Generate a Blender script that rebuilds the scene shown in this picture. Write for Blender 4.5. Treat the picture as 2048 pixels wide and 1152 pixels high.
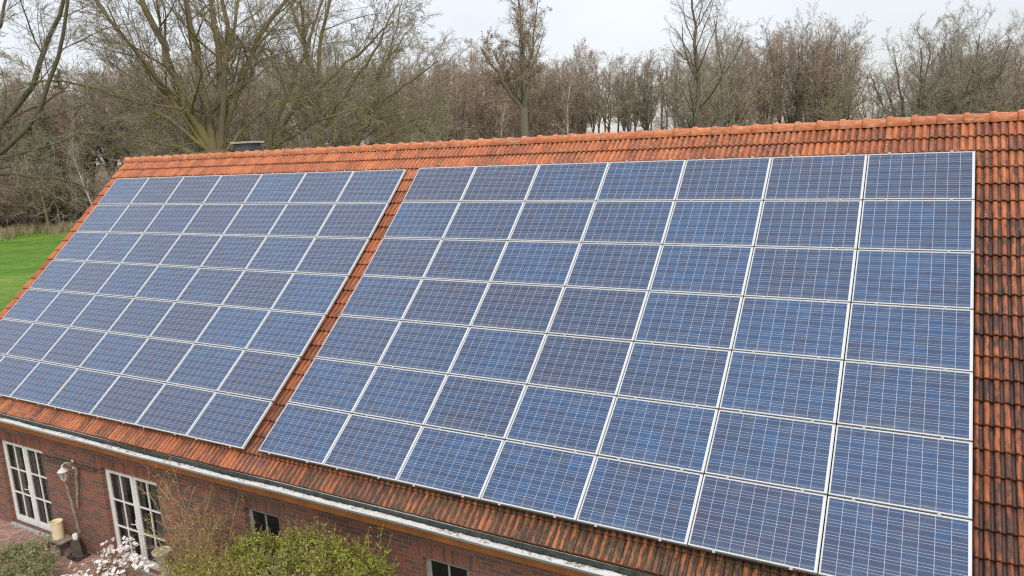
import bpy, math, random
import numpy as np
from mathutils import Matrix, Vector

for o in list(bpy.data.objects): bpy.data.objects.remove(o, do_unlink=True)
S = bpy.context.scene
COL = S.collection
rad = math.radians
GZ = 8.33                                   # height of the panel datum above the garden

# ------------------------------------------------------------------ camera
CAM_P = np.array([9.9246, -13.7125, 0.4457 + GZ])
CAM_R = np.array([[0.875446,0.48105,-0.046751],[0.052289,-0.190431,-0.980307],[-0.480479,0.855761,-0.191865]])
F_PX = 1477.0568
cam_d = bpy.data.cameras.new('camera'); cam = bpy.data.objects.new('camera', cam_d); COL.objects.link(cam)
cam_d.sensor_width = 36.0; cam_d.lens = F_PX / 2048 * 36; cam_d.clip_end = 5000; cam_d.clip_start = .05
bx_, by_, bz_ = CAM_R[0], -CAM_R[1], -CAM_R[2]
cam.matrix_world = Matrix(((bx_[0], by_[0], bz_[0], CAM_P[0]), (bx_[1], by_[1], bz_[1], CAM_P[1]),
                           (bx_[2], by_[2], bz_[2], CAM_P[2]), (0, 0, 0, 1)))
S.camera = cam

# ------------------------------------------------------------------ sky, sun, exposure
SUN_EL, SUN_ROT = rad(42), rad(132)
W = bpy.data.worlds.new('World'); S.world = W; W.use_nodes = True
wt = W.node_tree; wt.nodes.clear()
def wn(t, **k):
    n = wt.nodes.new(t)
    for a, b in k.items(): setattr(n, a, b)
    return n
wo = wn('ShaderNodeOutputWorld')
sky = wn('ShaderNodeTexSky', sky_type='NISHITA', sun_disc=False, sun_elevation=SUN_EL, sun_rotation=SUN_ROT)
b1 = wn('ShaderNodeBackground'); b1.inputs['Strength'].default_value = .05
wt.links.new(sky.outputs[0], b1.inputs['Color'])
tc = wn('ShaderNodeTexCoord'); sp = wn('ShaderNodeSeparateXYZ'); wt.links.new(tc.outputs['Generated'], sp.inputs[0])
mr = wn('ShaderNodeMapRange'); wt.links.new(sp.outputs['Z'], mr.inputs['Value'])
mr.inputs['From Min'].default_value = 0.0; mr.inputs['From Max'].default_value = 1.0
mr.inputs['To Min'].default_value = .52; mr.inputs['To Max'].default_value = 1.75
nz = wn('ShaderNodeTexNoise'); nz.inputs['Scale'].default_value = 2.2; nz.inputs['Detail'].default_value = 6
mp = wn('ShaderNodeMapping'); mp.inputs['Scale'].default_value = (1, 1, 2.5)
wt.links.new(tc.outputs['Generated'], mp.inputs[0]); wt.links.new(mp.outputs[0], nz.inputs['Vector'])
mr2 = wn('ShaderNodeMapRange'); wt.links.new(nz.outputs['Fac'], mr2.inputs['Value'])
mr2.inputs['From Min'].default_value = .3; mr2.inputs['From Max'].default_value = .7
mr2.inputs['To Min'].default_value = -.22; mr2.inputs['To Max'].default_value = .2
amp = wn('ShaderNodeMapRange'); wt.links.new(sp.outputs['Z'], amp.inputs['Value']); amp.inputs['From Max'].default_value = .5; amp.inputs['To Min'].default_value = .28; amp.inputs['To Max'].default_value = 1
am = wn('ShaderNodeMath', operation='MULTIPLY_ADD'); wt.links.new(mr2.outputs[0], am.inputs[0]); wt.links.new(amp.outputs[0], am.inputs[1]); am.inputs[2].default_value = 1.0
mu = wn('ShaderNodeMath', operation='MULTIPLY'); wt.links.new(mr.outputs[0], mu.inputs[0]); wt.links.new(am.outputs[0], mu.inputs[1])
b2 = wn('ShaderNodeBackground'); b2.inputs['Color'].default_value = (1.02, .985, .985, 1)
wt.links.new(mu.outputs[0], b2.inputs['Strength'])
ad = wn('ShaderNodeAddShader'); wt.links.new(b1.outputs[0], ad.inputs[0]); wt.links.new(b2.outputs[0], ad.inputs[1])
wt.links.new(ad.outputs[0], wo.inputs['Surface'])
sl = bpy.data.lights.new('sun', 'SUN'); sl.energy = 1.5; sl.angle = rad(14); sl.color = (1, .95, .87)
so = bpy.data.objects.new('sun', sl); COL.objects.link(so)
sd = Vector((math.sin(SUN_ROT) * math.cos(SUN_EL), math.cos(SUN_ROT) * math.cos(SUN_EL), math.sin(SUN_EL)))
so.rotation_euler = sd.to_track_quat('Z', 'Y').to_euler(); so.location = sd * 50
S.view_settings.view_transform = 'Standard'; S.view_settings.look = 'None'
S.view_settings.exposure = 0.0; S.view_settings.gamma = 1.0
S.render.engine = 'CYCLES'
try:
    S.cycles.use_denoising = False; S.cycles.filter_width = 1.25; S.cycles.sample_clamp_indirect = 6
    S.cycles.max_bounces = 6; S.cycles.transparent_max_bounces = 12
except Exception: pass

# ------------------------------------------------------------------ helpers
def at_plane(px, py, y):
    d = CAM_R.T @ np.array([(px - 1024) / F_PX, (py - 576) / F_PX, 1.0]); t = (y - CAM_P[1]) / d[1]
    return CAM_P + t * d
def at_dist(px, dist, py=288):
    d = CAM_R.T @ np.array([(px - 1024) / F_PX, (py - 576) / F_PX, 1.0]); t = dist / math.hypot(d[0], d[1])
    return CAM_P + t * d
PIT = 0.719587
cP, sP = math.cos(PIT), math.sin(PIT)
def zo_roof(Y):
    t = min(max(-Y / 7.07, 0), 1); return -.10 - .109 * 4 * t * (1 - t)
def zo_panel(x, Y):
    t = min(max(-Y / 7.07, 0), 1.02); w = (x + 11.1) / 22
    return -.109 * 4 * t * (1 - t) + .0151 * 4 * w * (1 - w) + .128 * w * t
def LW(x, Y, h): return Vector((x, Y * cP - h * sP, Y * sP + h * cP + GZ))

def tag(o, label=None, cat=None, group=None, kind=None):
    if label: o['label'] = label
    if cat: o['category'] = cat
    if group: o['group'] = group
    if kind: o['kind'] = kind
    return o
def empty(name, loc=(0, 0, 0), label=None, cat=None, group=None):
    o = bpy.data.objects.new(name, None); COL.objects.link(o); o.location = loc; o.empty_display_size = .2
    return tag(o, label, cat, group)
def link(name, me, mat=None, parent=None, loc=None):
    if mat is not None and not me.materials: me.materials.append(mat)
    o = bpy.data.objects.new(name, me); COL.objects.link(o)
    if parent is not None: o.parent = parent
    if loc is not None: o.location = loc
    return o
def dup(o, parent=None):
    c = o.copy(); COL.objects.link(c)
    if parent is not None: c.parent = parent
    for ch in o.children: dup(ch, c)
    return c

class MB:                                   # collects faces for ONE mesh
    def __init__(s): s.v = []; s.f = []; s.uv = None
    def add(s, vs, fs):
        b = len(s.v); s.v += [tuple(v) for v in vs]; s.f += [tuple(i + b for i in f) for f in fs]; return s
    def box(s, x0, x1, y0, y1, z0, z1):
        v = [(x0, y0, z0), (x1, y0, z0), (x1, y1, z0), (x0, y1, z0), (x0, y0, z1), (x1, y0, z1), (x1, y1, z1), (x0, y1, z1)]
        return s.add(v, [(0, 3, 2, 1), (4, 5, 6, 7), (0, 1, 5, 4), (1, 2, 6, 5), (2, 3, 7, 6), (3, 0, 4, 7)])
    def lathe(s, prof, cx=0, cy=0, n=24, cap=True, sx=1, sy=1):
        vs = []; fs = []
        for r, z in prof:
            for i in range(n):
                a = 2 * math.pi * i / n; vs.append((cx + r * sx * math.cos(a), cy + r * sy * math.sin(a), z))
        for j in range(len(prof) - 1):
            for i in range(n):
                k = (i + 1) % n; fs.append((j * n + i, j * n + k, (j + 1) * n + k, (j + 1) * n + i))
        if cap:
            fs.append(tuple(range(n - 1, -1, -1))); fs.append(tuple((len(prof) - 1) * n + i for i in range(n)))
        return s.add(vs, fs)
    def tube(s, pts, rads, n=8):
        P = np.array(pts, float)[None]; R = np.array(rads, float)[None]
        V, F = tubes(P, R, n, caps=True); return s.add(V.tolist(), [tuple(f) for f in F])
    def mesh(s, name):
        me = bpy.data.meshes.new(name); me.from_pydata(s.v, [], s.f); me.update(); return me
    def build(s, name, mat, parent=None, loc=None, bevel=0, smooth=False):
        me = s.mesh(name)
        if smooth:
            me.shade_smooth()
            try: me.set_sharp_from_angle(angle=rad(40))
            except Exception: pass
        o = link(name, me, mat, parent, loc)
        if bevel:
            m = o.modifiers.new('bevel', 'BEVEL'); m.width = bevel; m.segments = 2; m.limit_method = 'ANGLE'
        return o

def np_mesh(name, V, F, smooth=True):
    V = np.asarray(V, np.float32); F = np.asarray(F, np.int32); k = F.shape[1]
    me = bpy.data.meshes.new(name)
    me.vertices.add(len(V)); me.vertices.foreach_set('co', V.ravel())
    me.loops.add(F.size); me.loops.foreach_set('vertex_index', F.ravel())
    me.polygons.add(len(F)); me.polygons.foreach_set('loop_start', np.arange(0, F.size, k, dtype=np.int32))
    try: me.polygons.foreach_set('loop_total', np.full(len(F), k, np.int32))
    except Exception: pass
    if smooth: me.polygons.foreach_set('use_smooth', np.ones(len(F), bool))
    me.update(calc_edges=True); me.validate(); return me
def fattr(me, name, vals, dom='FACE'):
    a = me.attributes.new(name, 'FLOAT', dom); a.data.foreach_set('value', np.asarray(vals, np.float32))

def tubes(P, R, sides, caps=False):
    N, k, _ = P.shape
    T = np.gradient(P, axis=1); T /= np.linalg.norm(T, axis=2, keepdims=True) + 1e-9
    ref = np.where(np.abs(T[:, :1, 2:3]) > .9, np.array([1., 0, 0]), np.array([0, 0, 1.]))
    A = np.cross(T, np.broadcast_to(ref, T.shape)); A /= np.linalg.norm(A, axis=2, keepdims=True) + 1e-9
    B = np.cross(T, A)
    an = np.arange(sides) * 2 * np.pi / sides
    V = P[:, :, None] + R[:, :, None, None] * (np.cos(an)[None, None, :, None] * A[:, :, None] + np.sin(an)[None, None, :, None] * B[:, :, None])
    V = V.reshape(-1, 3)
    n, j, i = np.meshgrid(np.arange(N), np.arange(k - 1), np.arange(sides), indexing='ij')
    b = n * k * sides; i2 = (i + 1) % sides
    F = np.stack([b + j * sides + i, b + j * sides + i2, b + (j + 1) * sides + i2, b + (j + 1) * sides + i], -1).reshape(-1, 4)
    if caps and sides % 2 == 0:
        ex = []
        for q in range(N):
            for r_ in (0, k - 1):
                o = (q * k + r_) * sides
                for m in range(sides // 2 - 1): ex.append((o, o + m + 1, o + m + 2, o + m + 2) if 0 else (o + m, o + m + 1, o + sides - m - 2, o + sides - m - 1))
        F = np.concatenate([F, np.array(ex)])
    return V, F

# ------------------------------------------------------------------ materials
class Mat:
    def __init__(s, name, rough=.8, spec=.3):
        s.m = bpy.data.materials.new(name); s.m.use_nodes = True; s.t = s.m.node_tree; s.t.nodes.clear()
        s.out = s.n('ShaderNodeOutputMaterial'); s.b = s.n('ShaderNodeBsdfPrincipled')
        s.l(s.b.outputs[0], s.out.inputs['Surface']); s.b.inputs['Roughness'].default_value = rough
        s.b.inputs['Specular IOR Level'].default_value = spec
    def n(s, t, **k):
        x = s.t.nodes.new(t)
        for a, b in k.items(): setattr(x, a, b)
        return x
    def l(s, a, b): s.t.links.new(a, b)
    def sock(s, node_in, v):
        if hasattr(v, 'links') or hasattr(v, 'is_output'): s.l(v, node_in)
        elif isinstance(v, (tuple, list)) and len(v) == 3 and node_in.type == 'RGBA': node_in.default_value = (*v, 1)
        else: node_in.default_value = v
    def base(s, v): s.sock(s.b.inputs['Base Color'], v); return s
    def rough(s, v): s.sock(s.b.inputs['Roughness'], v); return s
    def coord(s, which='Object', scale=(1, 1, 1), rot=(0, 0, 0)):
        c = s.n('ShaderNodeTexCoord'); m = s.n('ShaderNodeMapping'); s.l(c.outputs[which], m.inputs[0])
        m.inputs['Scale'].default_value = scale; m.inputs['Rotation'].default_value = rot; return m.outputs[0]
    def noise(s, vec=None, scale=5, detail=4, rough=.55, dist=0):
        x = s.n('ShaderNodeTexNoise')
        if vec is not None: s.l(vec, x.inputs['Vector'])
        x.inputs['Scale'].default_value = scale; x.inputs['Detail'].default_value = detail
        x.inputs['Roughness'].default_value = rough; x.inputs['Distortion'].default_value = dist
        return x.outputs['Fac']
    def vor(s, vec, scale, out='Distance', feat='F1'):
        x = s.n('ShaderNodeTexVoronoi', feature=feat); s.l(vec, x.inputs['Vector']); x.inputs['Scale'].default_value = scale
        return x.outputs[out]
    def mr(s, v, a, b, c=0., d=1.):
        x = s.n('ShaderNodeMapRange'); s.l(v, x.inputs['Value'])
        for nm, q in (('From Min', a), ('From Max', b), ('To Min', c), ('To Max', d)): x.inputs[nm].default_value = q
        return x.outputs[0]
    def math(s, op, a, b=None, c=None):
        x = s.n('ShaderNodeMath', operation=op)
        for i, q in enumerate((a, b, c)):
            if q is not None: s.sock(x.inputs[i], q)
        return x.outputs[0]
    def mix(s, f, a, b, blend='MIX'):
        x = s.n('ShaderNodeMix', data_type='RGBA', blend_type=blend)
        s.sock(x.inputs[0], f); s.sock(x.inputs[6], a); s.sock(x.inputs[7], b); return x.outputs[2]
    def attr(s, name):
        x = s.n('ShaderNodeAttribute', attribute_name=name); return x.outputs['Fac']
    def ramp(s, v, stops):
        x = s.n('ShaderNodeValToRGB'); s.l(v, x.inputs[0]); e = x.color_ramp.elements
        while len(e) < len(stops): e.new(.5)
        for i, (p, c) in enumerate(stops): e[i].position = p; e[i].color = (*c, 1)
        return x.outputs[0]
    def sep(s, v):
        x = s.n('ShaderNodeSeparateXYZ'); s.l(v, x.inputs[0]); return x.outputs
    def bump(s, h, strength=.3, dist=.01):
        x = s.n('ShaderNodeBump'); s.l(h, x.inputs['Height']); x.inputs['Strength'].default_value = strength
        x.inputs['Distance'].default_value = dist; s.l(x.outputs[0], s.b.inputs['Normal']); return s
def plain(name, c, rough=.7, var=.25, scale=8, spec=.3, metal=0, bump=0):
    m = Mat(name, rough, spec); f = m.noise(m.coord(), scale, 5)
    m.base(m.mix(m.mr(f, .3, .7), tuple(q * (1 - var) for q in c), tuple(min(1, q * (1 + var)) for q in c)))
    m.b.inputs['Metallic'].default_value = metal
    if bump: m.bump(f, bump, .01)
    return m.m

# brick: UVs in metres, one stretcher 0.25 x 0.0833
def brick_mat(name, c1, c2, mortar, bw=.25, bh=.0833, ms=.0055, rough=.85, offset=.5, tint=(1, 1, 1), stain=.35):
    m = Mat(name, rough, .25); uv = m.coord('UV')
    b = m.n('ShaderNodeTexBrick', offset=offset, offset_frequency=2); m.l(uv, b.inputs['Vector'])
    b.inputs['Scale'].default_value = 1; b.inputs['Mortar Size'].default_value = ms; b.inputs['Mortar Smooth'].default_value = .15
    b.inputs['Brick Width'].default_value = bw; b.inputs['Row Height'].default_value = bh; b.inputs['Bias'].default_value = 0
    b.inputs['Color1'].default_value = (0, 0, 0, 1); b.inputs['Color2'].default_value = (1, 1, 1, 1)
    t = m.math('ADD', m.sep(b.outputs['Color'])[0], m.mr(m.noise(uv, 9, 5), .3, .7, -.16, .16))
    col = m.ramp(t, [(0.05, c1), (.38, tuple(.6 * a + .4 * q for a, q in zip(c1, c2))), (.6, c2), (.95, tuple(min(1, q * 1.3) for q in c2))])
    g = m.noise(uv, 60, 4); col = m.mix(m.mr(g, .3, .75, 0, .5), col, (.30, .2, .17))
    big = m.noise(uv, 1.1, 5)
    col = m.mix(m.mr(big, .5, .8, 0, stain), col, (.13, .10, .09))
    mo = m.mix(m.mr(m.noise(uv, 14, 4), .3, .7), mortar, tuple(q * .65 for q in mortar))
    m.base(m.mix(b.outputs['Fac'], col, mo))
    m.bump(m.math('SUBTRACT', m.mr(g, 0, 1, 0, .3), b.outputs['Fac']), .6, .008); return m.m
M_brick = brick_mat('red_brick', (.088, .054, .046), (.215, .060, .034), (.275, .21, .165), ms=.0085)
M_paver = brick_mat('garden_paver', (.27, .17, .14), (.40, .24, .19), (.13, .10, .08), bw=.2, bh=.1, ms=.005, offset=.5, stain=.3)
def soldier_mat():
    m = Mat('soldier_brick', .85, .25); r = m.attr('rnd'); o = m.coord()
    t = m.math('ADD', r, m.mr(m.noise(o, 14, 5), .3, .7, -.12, .12))
    c = m.ramp(t, [(.05, (.09, .05, .046)), (.4, (.15, .055, .042)), (.65, (.24, .066, .04)), (1, (.31, .09, .048))])
    m.base(m.mix(m.mr(m.noise(o, 60, 4), .3, .75, 0, .45), c, (.29, .2, .17))); return m.m
M_soldier = soldier_mat()
M_mortar = plain('mortar', (.29, .22, .185), .9, .2, 20)
M_white = plain('white_painted_wood', (.74, .74, .70), .45, .06, 6, .4)
M_greyframe = plain('greyed_window_paint', (.31, .31, .29), .5, .18, 6, .3)
M_sill = plain('grey_sill', (.36, .37, .35), .6, .2, 12)
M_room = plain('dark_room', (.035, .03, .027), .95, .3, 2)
M_curtain = plain('grey_curtain', (.72, .69, .64), .9, .12, 7)
M_fascia = plain('brown_stained_wood', (.385, .142, .05), .6, .22, 3)
M_soffit = plain('soffit_wood', (.3, .13, .05), .7, .2, 3)
M_dark = plain('dark_iron', (.05, .048, .044), .6, .4, 14)
M_grass_blade = None
def glass_mat(name='window_glass', tint=(.012, .014, .014), a=.42):
    m = Mat(name, .04, .6); m.base(tint); m.b.inputs['Alpha'].default_value = a
    return m.m
M_glass = glass_mat()
M_glass_dark = glass_mat('dark_window_glass', (.012, .015, .016), .82)
def zinc_mat():
    m = Mat('weathered_zinc', .42, .5); o = m.coord('Object', (1, 4, 4)); m.b.inputs['Metallic'].default_value = .25
    f = m.noise(o, 3, 6); f2 = m.noise(o, 12, 5)
    c = m.mix(m.mr(f, .3, .7), (.42, .44, .45), (.62, .63, .63)); c = m.mix(m.mr(f2, .58, .72, 0, .8), c, (.2, .19, .15)); m.base(c); return m.m
M_zinc = zinc_mat()
def gutter_floor_mat():                     # sky's white reflection painted in, with patches of wet leaves
    m = Mat('gutter_sheen_debris', .35, .5); o = m.coord()
    s1 = m.noise(o, 2.2, 6, .7); s2 = m.noise(o, 22, 6, .7)
    c = m.mix(m.mr(s2, .35, .7), (.80, .79, .77), (.55, .53, .47))
    c = m.mix(m.mr(m.math('MULTIPLY', s1, s2), .27, .34, 0, .9), c, (.22, .13, .09)); m.base(c)
    m.bump(s2, .6, .02); return m.m
M_sheen_debris = gutter_floor_mat()
M_darkgreen = plain('dark_green_metal', (.045, .055, .05), .55, .4, 9)

def tile_mat():
    m = Mat('clay_roof_tile', .6, .35); o = m.coord(); r = m.attr('rnd'); tr = m.attr('trough'); age = m.attr('age'); wet = m.attr('wet')
    f1 = m.noise(o, 1.3, 5); f2 = m.noise(m.coord('Object', (22, 5, 5)), 2.2, 6, .65); f3 = m.noise(o, 38, 5, .7)
    t = m.math('ADD', m.math('ADD', m.math('MULTIPLY', r, .55), m.mr(f1, .3, .7, 0, .28)), m.mr(f2, .3, .7, 0, .25))
    c = m.ramp(t, [(.1, (.54, .168, .058)), (.4, (.46, .125, .042)), (.7, (.34, .086, .033)), (1, (.22, .06, .028))])
    c = m.mix(m.mr(f3, .35, .75, 0, .35), c, (.58, .23, .095))
    # algae settles in the troughs and on weathered tiles
    f4 = m.noise(m.coord('Object', (14, 3, 3)), 1.6, 6, .6)
    al = m.math('MULTIPLY', age, m.math('ADD', m.math('MULTIPLY', tr, .72), m.mr(f4, .40, .66, -.12, .80)))
    al = m.math('MINIMUM', m.math('MAXIMUM', m.math('ADD', al, m.math('MULTIPLY', m.math('MULTIPLY', r, age), .34)), 0), .93)
    c = m.mix(al, c, (.052, .033, .026))
    c = m.mix(m.math('MULTIPLY', wet, .55), c, m.mix(1.0, c, (.42, .38, .36), 'MULTIPLY'))
    # moss
    ms = m.attr('moss'); f5 = m.noise(o, 16, 6, .7)
    c = m.mix(m.math('MULTIPLY', ms, m.mr(f5, .5, .62, 0, .9)), c, (.10, .095, .03))
    # pale lichen dots
    v = m.vor(o, 7.5); vn = m.noise(o, 1.7, 3); li = m.math('MULTIPLY', m.mr(v, .09, .05), m.mr(vn, .52, .6))
    c = m.mix(m.math('MULTIPLY', li, .75), c, (.62, .57, .45))
    pl = m.noise(m.coord('Object', (3, 9, 9)), 2.4, 6, .7)
    c = m.mix(m.math('MULTIPLY', m.attr('pale'), m.mr(pl, .5, .66, 0, .8)), c, (.50, .36, .25))
    m.base(c); m.rough(m.math('ADD', m.math('MULTIPLY', wet, -.34), m.mr(f3, .3, .7, .58, .74)))
    m.bump(m.noise(o, 90, 4, .7), .25, .004); return m.m
M_tile = tile_mat()

# ------------------------------------------------------------------ the farmhouse
YW, ZW = -5.0, GZ
house = empty('brick_farmhouse', (1.5, YW, 0), 'long red brick farmhouse with an orange clay tiled roof covered in solar panels', 'house')
HP = lambda: house
def hpart(o):                               # parent keeping world placement
    o.parent = house; o.matrix_parent_inverse = Matrix.Translation(-Vector(house.location)); return o
XL, XR = -11.22, 14.6
ZT, ZB = GZ - 5.0, 0.0
openings = [(-9.63, -7.69, .08, GZ - 6.045), (-5.48, -3.56, .08, GZ - 6.045), (-1.0, -.10, GZ - 7.15, GZ - 6.035), (3.119, 4.019, GZ - 7.15, GZ - 6.035),
            (7.2, 8.1, GZ - 7.15, GZ - 6.035)]
REV = .10
def wall_mesh():
    vs, fs, uv = [], [], []
    def quad(a, b, c, d, ua, ub, uc, ud):
        i = len(vs); vs.extend([a, b, c, d]); fs.append((i, i + 1, i + 2, i + 3)); uv.extend([ua, ub, uc, ud])
    xs = sorted({XL, XR, *[o[0] for o in openings], *[o[1] for o in openings]})
    zs = sorted({ZB, ZT, *[o[2] for o in openings], *[o[3] for o in openings]})
    for i in range(len(xs) - 1):
        for j in range(len(zs) - 1):
            xm, zm = (xs[i] + xs[i + 1]) / 2, (zs[j] + zs[j + 1]) / 2
            if any(o[0] < xm < o[1] and o[2] < zm < o[3] for o in openings): continue
            x0, x1, z0, z1 = xs[i], xs[i + 1], zs[j], zs[j + 1]
            quad((x0, YW, z0), (x1, YW, z0), (x1, YW, z1), (x0, YW, z1), (x0, z0), (x1, z0), (x1, z1), (x0, z1))
    for x0, x1, z0, z1 in openings:
        y0, y1 = YW, YW + REV + .25
        quad((x0, y0, z0), (x0, y1, z0), (x0, y1, z1), (x0, y0, z1), (x0 , z0), (x0 + .35, z0), (x0 + .35, z1), (x0, z1))
        quad((x1, y1, z0), (x1, y0, z0), (x1, y0, z1), (x1, y1, z1), (x1 - .35, z0), (x1, z0), (x1, z1), (x1 - .35, z1))
        quad((x0, y1, z1), (x1, y1, z1), (x1, y0, z1), (x0, y0, z1), (x0, .02), (x1, .02), (x1, .06), (x0, .06))
        quad((x0, y0, z0), (x1, y0, z0), (x1, y1, z0), (x0, y1, z0), (x0, .02), (x1, .02), (x1, .06), (x0, .06))
    yb = 6.85; yr = .93; zr = GZ + .36
    for x, s in ((XL, 1), (XR, -1)):        # gables
        a = [(x, yb, ZB), (x, YW, ZB), (x, YW, ZT), (x, yr, zr), (x, yb, ZT)]
        if s < 0: a = a[::-1]
        i = len(vs); vs.extend(a); fs.append(tuple(range(i, i + 5))); uv.extend([(p[1], p[2]) for p in a])
    quad((XR, yb, ZB), (XL, yb, ZB), (XL, yb, ZT), (XR, yb, ZT), (XR, ZB), (XL, ZB), (XL, ZT), (XR, ZT))
    me = bpy.data.meshes.new('wall'); me.from_pydata(vs, [], fs); u = me.uv_layers.new(name='UVMap')
    for i, l in enumerate(me.loops): u.data[i].uv = uv[l.vertex_index]
    return me
hpart(link('wall', wall_mesh(), M_brick))
# soldier courses above the openings
for k, (x0, x1, z0, z1) in enumerate(openings):
    rng = random.Random(40 + k); mb = MB(); rn = []
    mb.box(x0 - .17, x1 + .17, YW - .004, YW + .05, z1 - .006, z1 + .243); rn += [-1] * 6
    n = round((x1 - x0 + .32) / .0835); p = (x1 - x0 + .32) / n; h = .24; xc = (x0 + x1) / 2
    for i in range(n):
        a = x0 - .16 + i * p + .006; b = a + p - .012; fan = lambda x: (x - xc) * (.05 if x1 - x0 < 1.2 else .02)
        d = YW - .008 - rng.random() * .002; v = []
        for y in (d, YW + .04):
            v += [(a, y, z1 - .003), (b, y, z1 - .003), (b + fan(b), y, z1 + h), (a + fan(a), y, z1 + h)]
        mb.add(v, [(0, 1, 2, 3), (4, 7, 6, 5), (0, 4, 5, 1), (1, 5, 6, 2), (2, 6, 7, 3), (3, 7, 4, 0)]); rn += [rng.random()] * 6
    me = mb.mesh('brick_lintel'); fattr(me, 'rnd', [max(q, 0) for q in rn]); me.materials.append(M_soldier); me.materials.append(M_mortar)
    for i, q in enumerate(rn): me.polygons[i].material_index = 1 if q < 0 else 0
    hpart(link('brick_lintel', me))

def glazed(kind, x0, x1, z0, z1, rows, cols, leaves=2, door=False, glass=None, curtains=True):
    """frame, sashes with bars, panes; returns the frame object (a part of the house)"""
    y = YW + REV; mb = MB(); fw = .055
    mb.box(x0, x0 + fw, y, y + .07, z0, z1); mb.box(x1 - fw, x1, y, y + .07, z0, z1)
    mb.box(x0 + fw, x1 - fw, y, y + .07, z1 - fw, z1); mb.box(x0 + fw, x1 - fw, y, y + .07, z0, z0 + fw)
    fr = hpart(mb.build(kind, M_white if door else M_greyframe, None, bevel=.006)); W_ = (x1 - x0 - 2 * fw) / leaves; sw = .085 if door else .045; MW = M_white if door else M_greyframe
    def sub(o): o.parent = fr; o.matrix_parent_inverse = Matrix.Identity(4); return o
    for L in range(leaves):
        a = x0 + fw + L * W_ + .003; b = a + W_ - .006; c = z0 + fw + .003; d = z1 - fw - .003
        mb = MB(); yy = y - .012
        mb.box(a, a + sw, yy, yy + .06, c, d); mb.box(b - sw, b, yy, yy + .06, c, d)
        mb.box(a + sw, b - sw, yy, yy + .06, d - sw, d); mb.box(a + sw, b - sw, yy, yy + .06, c, c + sw * (1.3 if door else 1))
        c2 = c + sw * (1.3 if door else 1); d2 = d - sw; a2, b2 = a + sw, b - sw
        for i in range(1, cols):
            xm = a2 + (b2 - a2) * i / cols; mb.box(xm - .016, xm + .016, yy + .008, yy + .05, c2, d2)
        for j in range(1, rows):
            zm = c2 + (d2 - c2) * j / rows; lim = [a2] + [a2 + (b2 - a2) * i / cols for i in range(1, cols)] + [b2]
            for q in range(cols): mb.box(lim[q] + (.016 if q else 0), lim[q + 1] - (.016 if q < cols - 1 else 0), yy + .006, yy + .052, zm - .016, zm + .016)
        sub(mb.build('sash', MW, None, bevel=.004))
        mb = MB(); mb.box(a2 - .01, b2 + .01, yy + .028, yy + .034, c2 - .01, d2 + .01); sub(mb.build('pane', glass or M_glass))
    if leaves == 2 and door:
        xm = (x0 + x1) / 2; mb = MB(); mb.box(xm - .03, xm + .03, y - .03, y - .0125, z0 + fw, z1 - fw); sub(mb.build('meeting_rail', M_white, bevel=.006))
        mb = MB(); zc = z0 + 1.0; mb.box(xm - .09, xm - .06, y - .028, y - .0125, zc - .1, zc + .1); mb.box(xm - .082, xm - .068, y - .06, y - .028, zc - .005, zc + .015); mb.box(xm - .19, xm - .068, y - .072, y - .058, zc - .003, zc + .013)
        sub(mb.build('handle', M_white, bevel=.003))
    if curtains:                             # cloth hanging just inside the panes
        for s, xa, xb in ((1, x0 + .08, x0 + .36), (1, x0 + .80, x0 + .98), (1, x1 - .62, x1 - .48), (1, x1 - .30, x1 - .06)):
            vs, fs = [], []
            for i in range(25):
                u = i / 24; xx = xa + (xb - xa) * u; yy = y + .17 + .02 * math.sin(u * 34) + .012 * math.sin(u * 13 + xa)
                vs += [(xx, yy, z0 + .06), (xx, yy, z1 - .02)]
            for i in range(24): fs.append((2 * i, 2 * i + 2, 2 * i + 3, 2 * i + 1))
            mb = MB(); mb.add(vs, fs); o = mb.build('curtain', M_curtain); sub(o)
            md = o.modifiers.new('thick', 'SOLIDIFY'); md.thickness = .004
    return fr
for (x0, x1, z0, z1) in openings[:2]:
    d = glazed('french_door', x0, x1, z0, z1, 3, 2, 2, True)
    mb = MB(); mb.box(x0, x1, YW - .05, YW + REV - .002, .0, .078); s_ = mb.build('door_sill', M_sill, bevel=.01); s_.parent = d
for (x0, x1, z0, z1) in openings[2:]:
    d = glazed('window', x0, x1, z0, z1, 1, 2, 1, False, M_glass_dark, False)
    mb = MB(); mb.box(x0 - .04, x1 + .04, YW - .06, YW + REV - .002, z0 - .05, z0 - .003); s_ = mb.build('window_sill', M_sill, bevel=.008); s_.parent = d
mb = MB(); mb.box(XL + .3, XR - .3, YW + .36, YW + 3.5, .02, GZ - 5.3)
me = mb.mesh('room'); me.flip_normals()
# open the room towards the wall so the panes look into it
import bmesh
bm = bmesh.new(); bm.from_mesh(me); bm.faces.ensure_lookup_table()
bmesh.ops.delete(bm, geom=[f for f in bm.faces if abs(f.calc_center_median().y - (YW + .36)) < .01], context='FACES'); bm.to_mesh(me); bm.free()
hpart(link('room', me, M_room))

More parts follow.
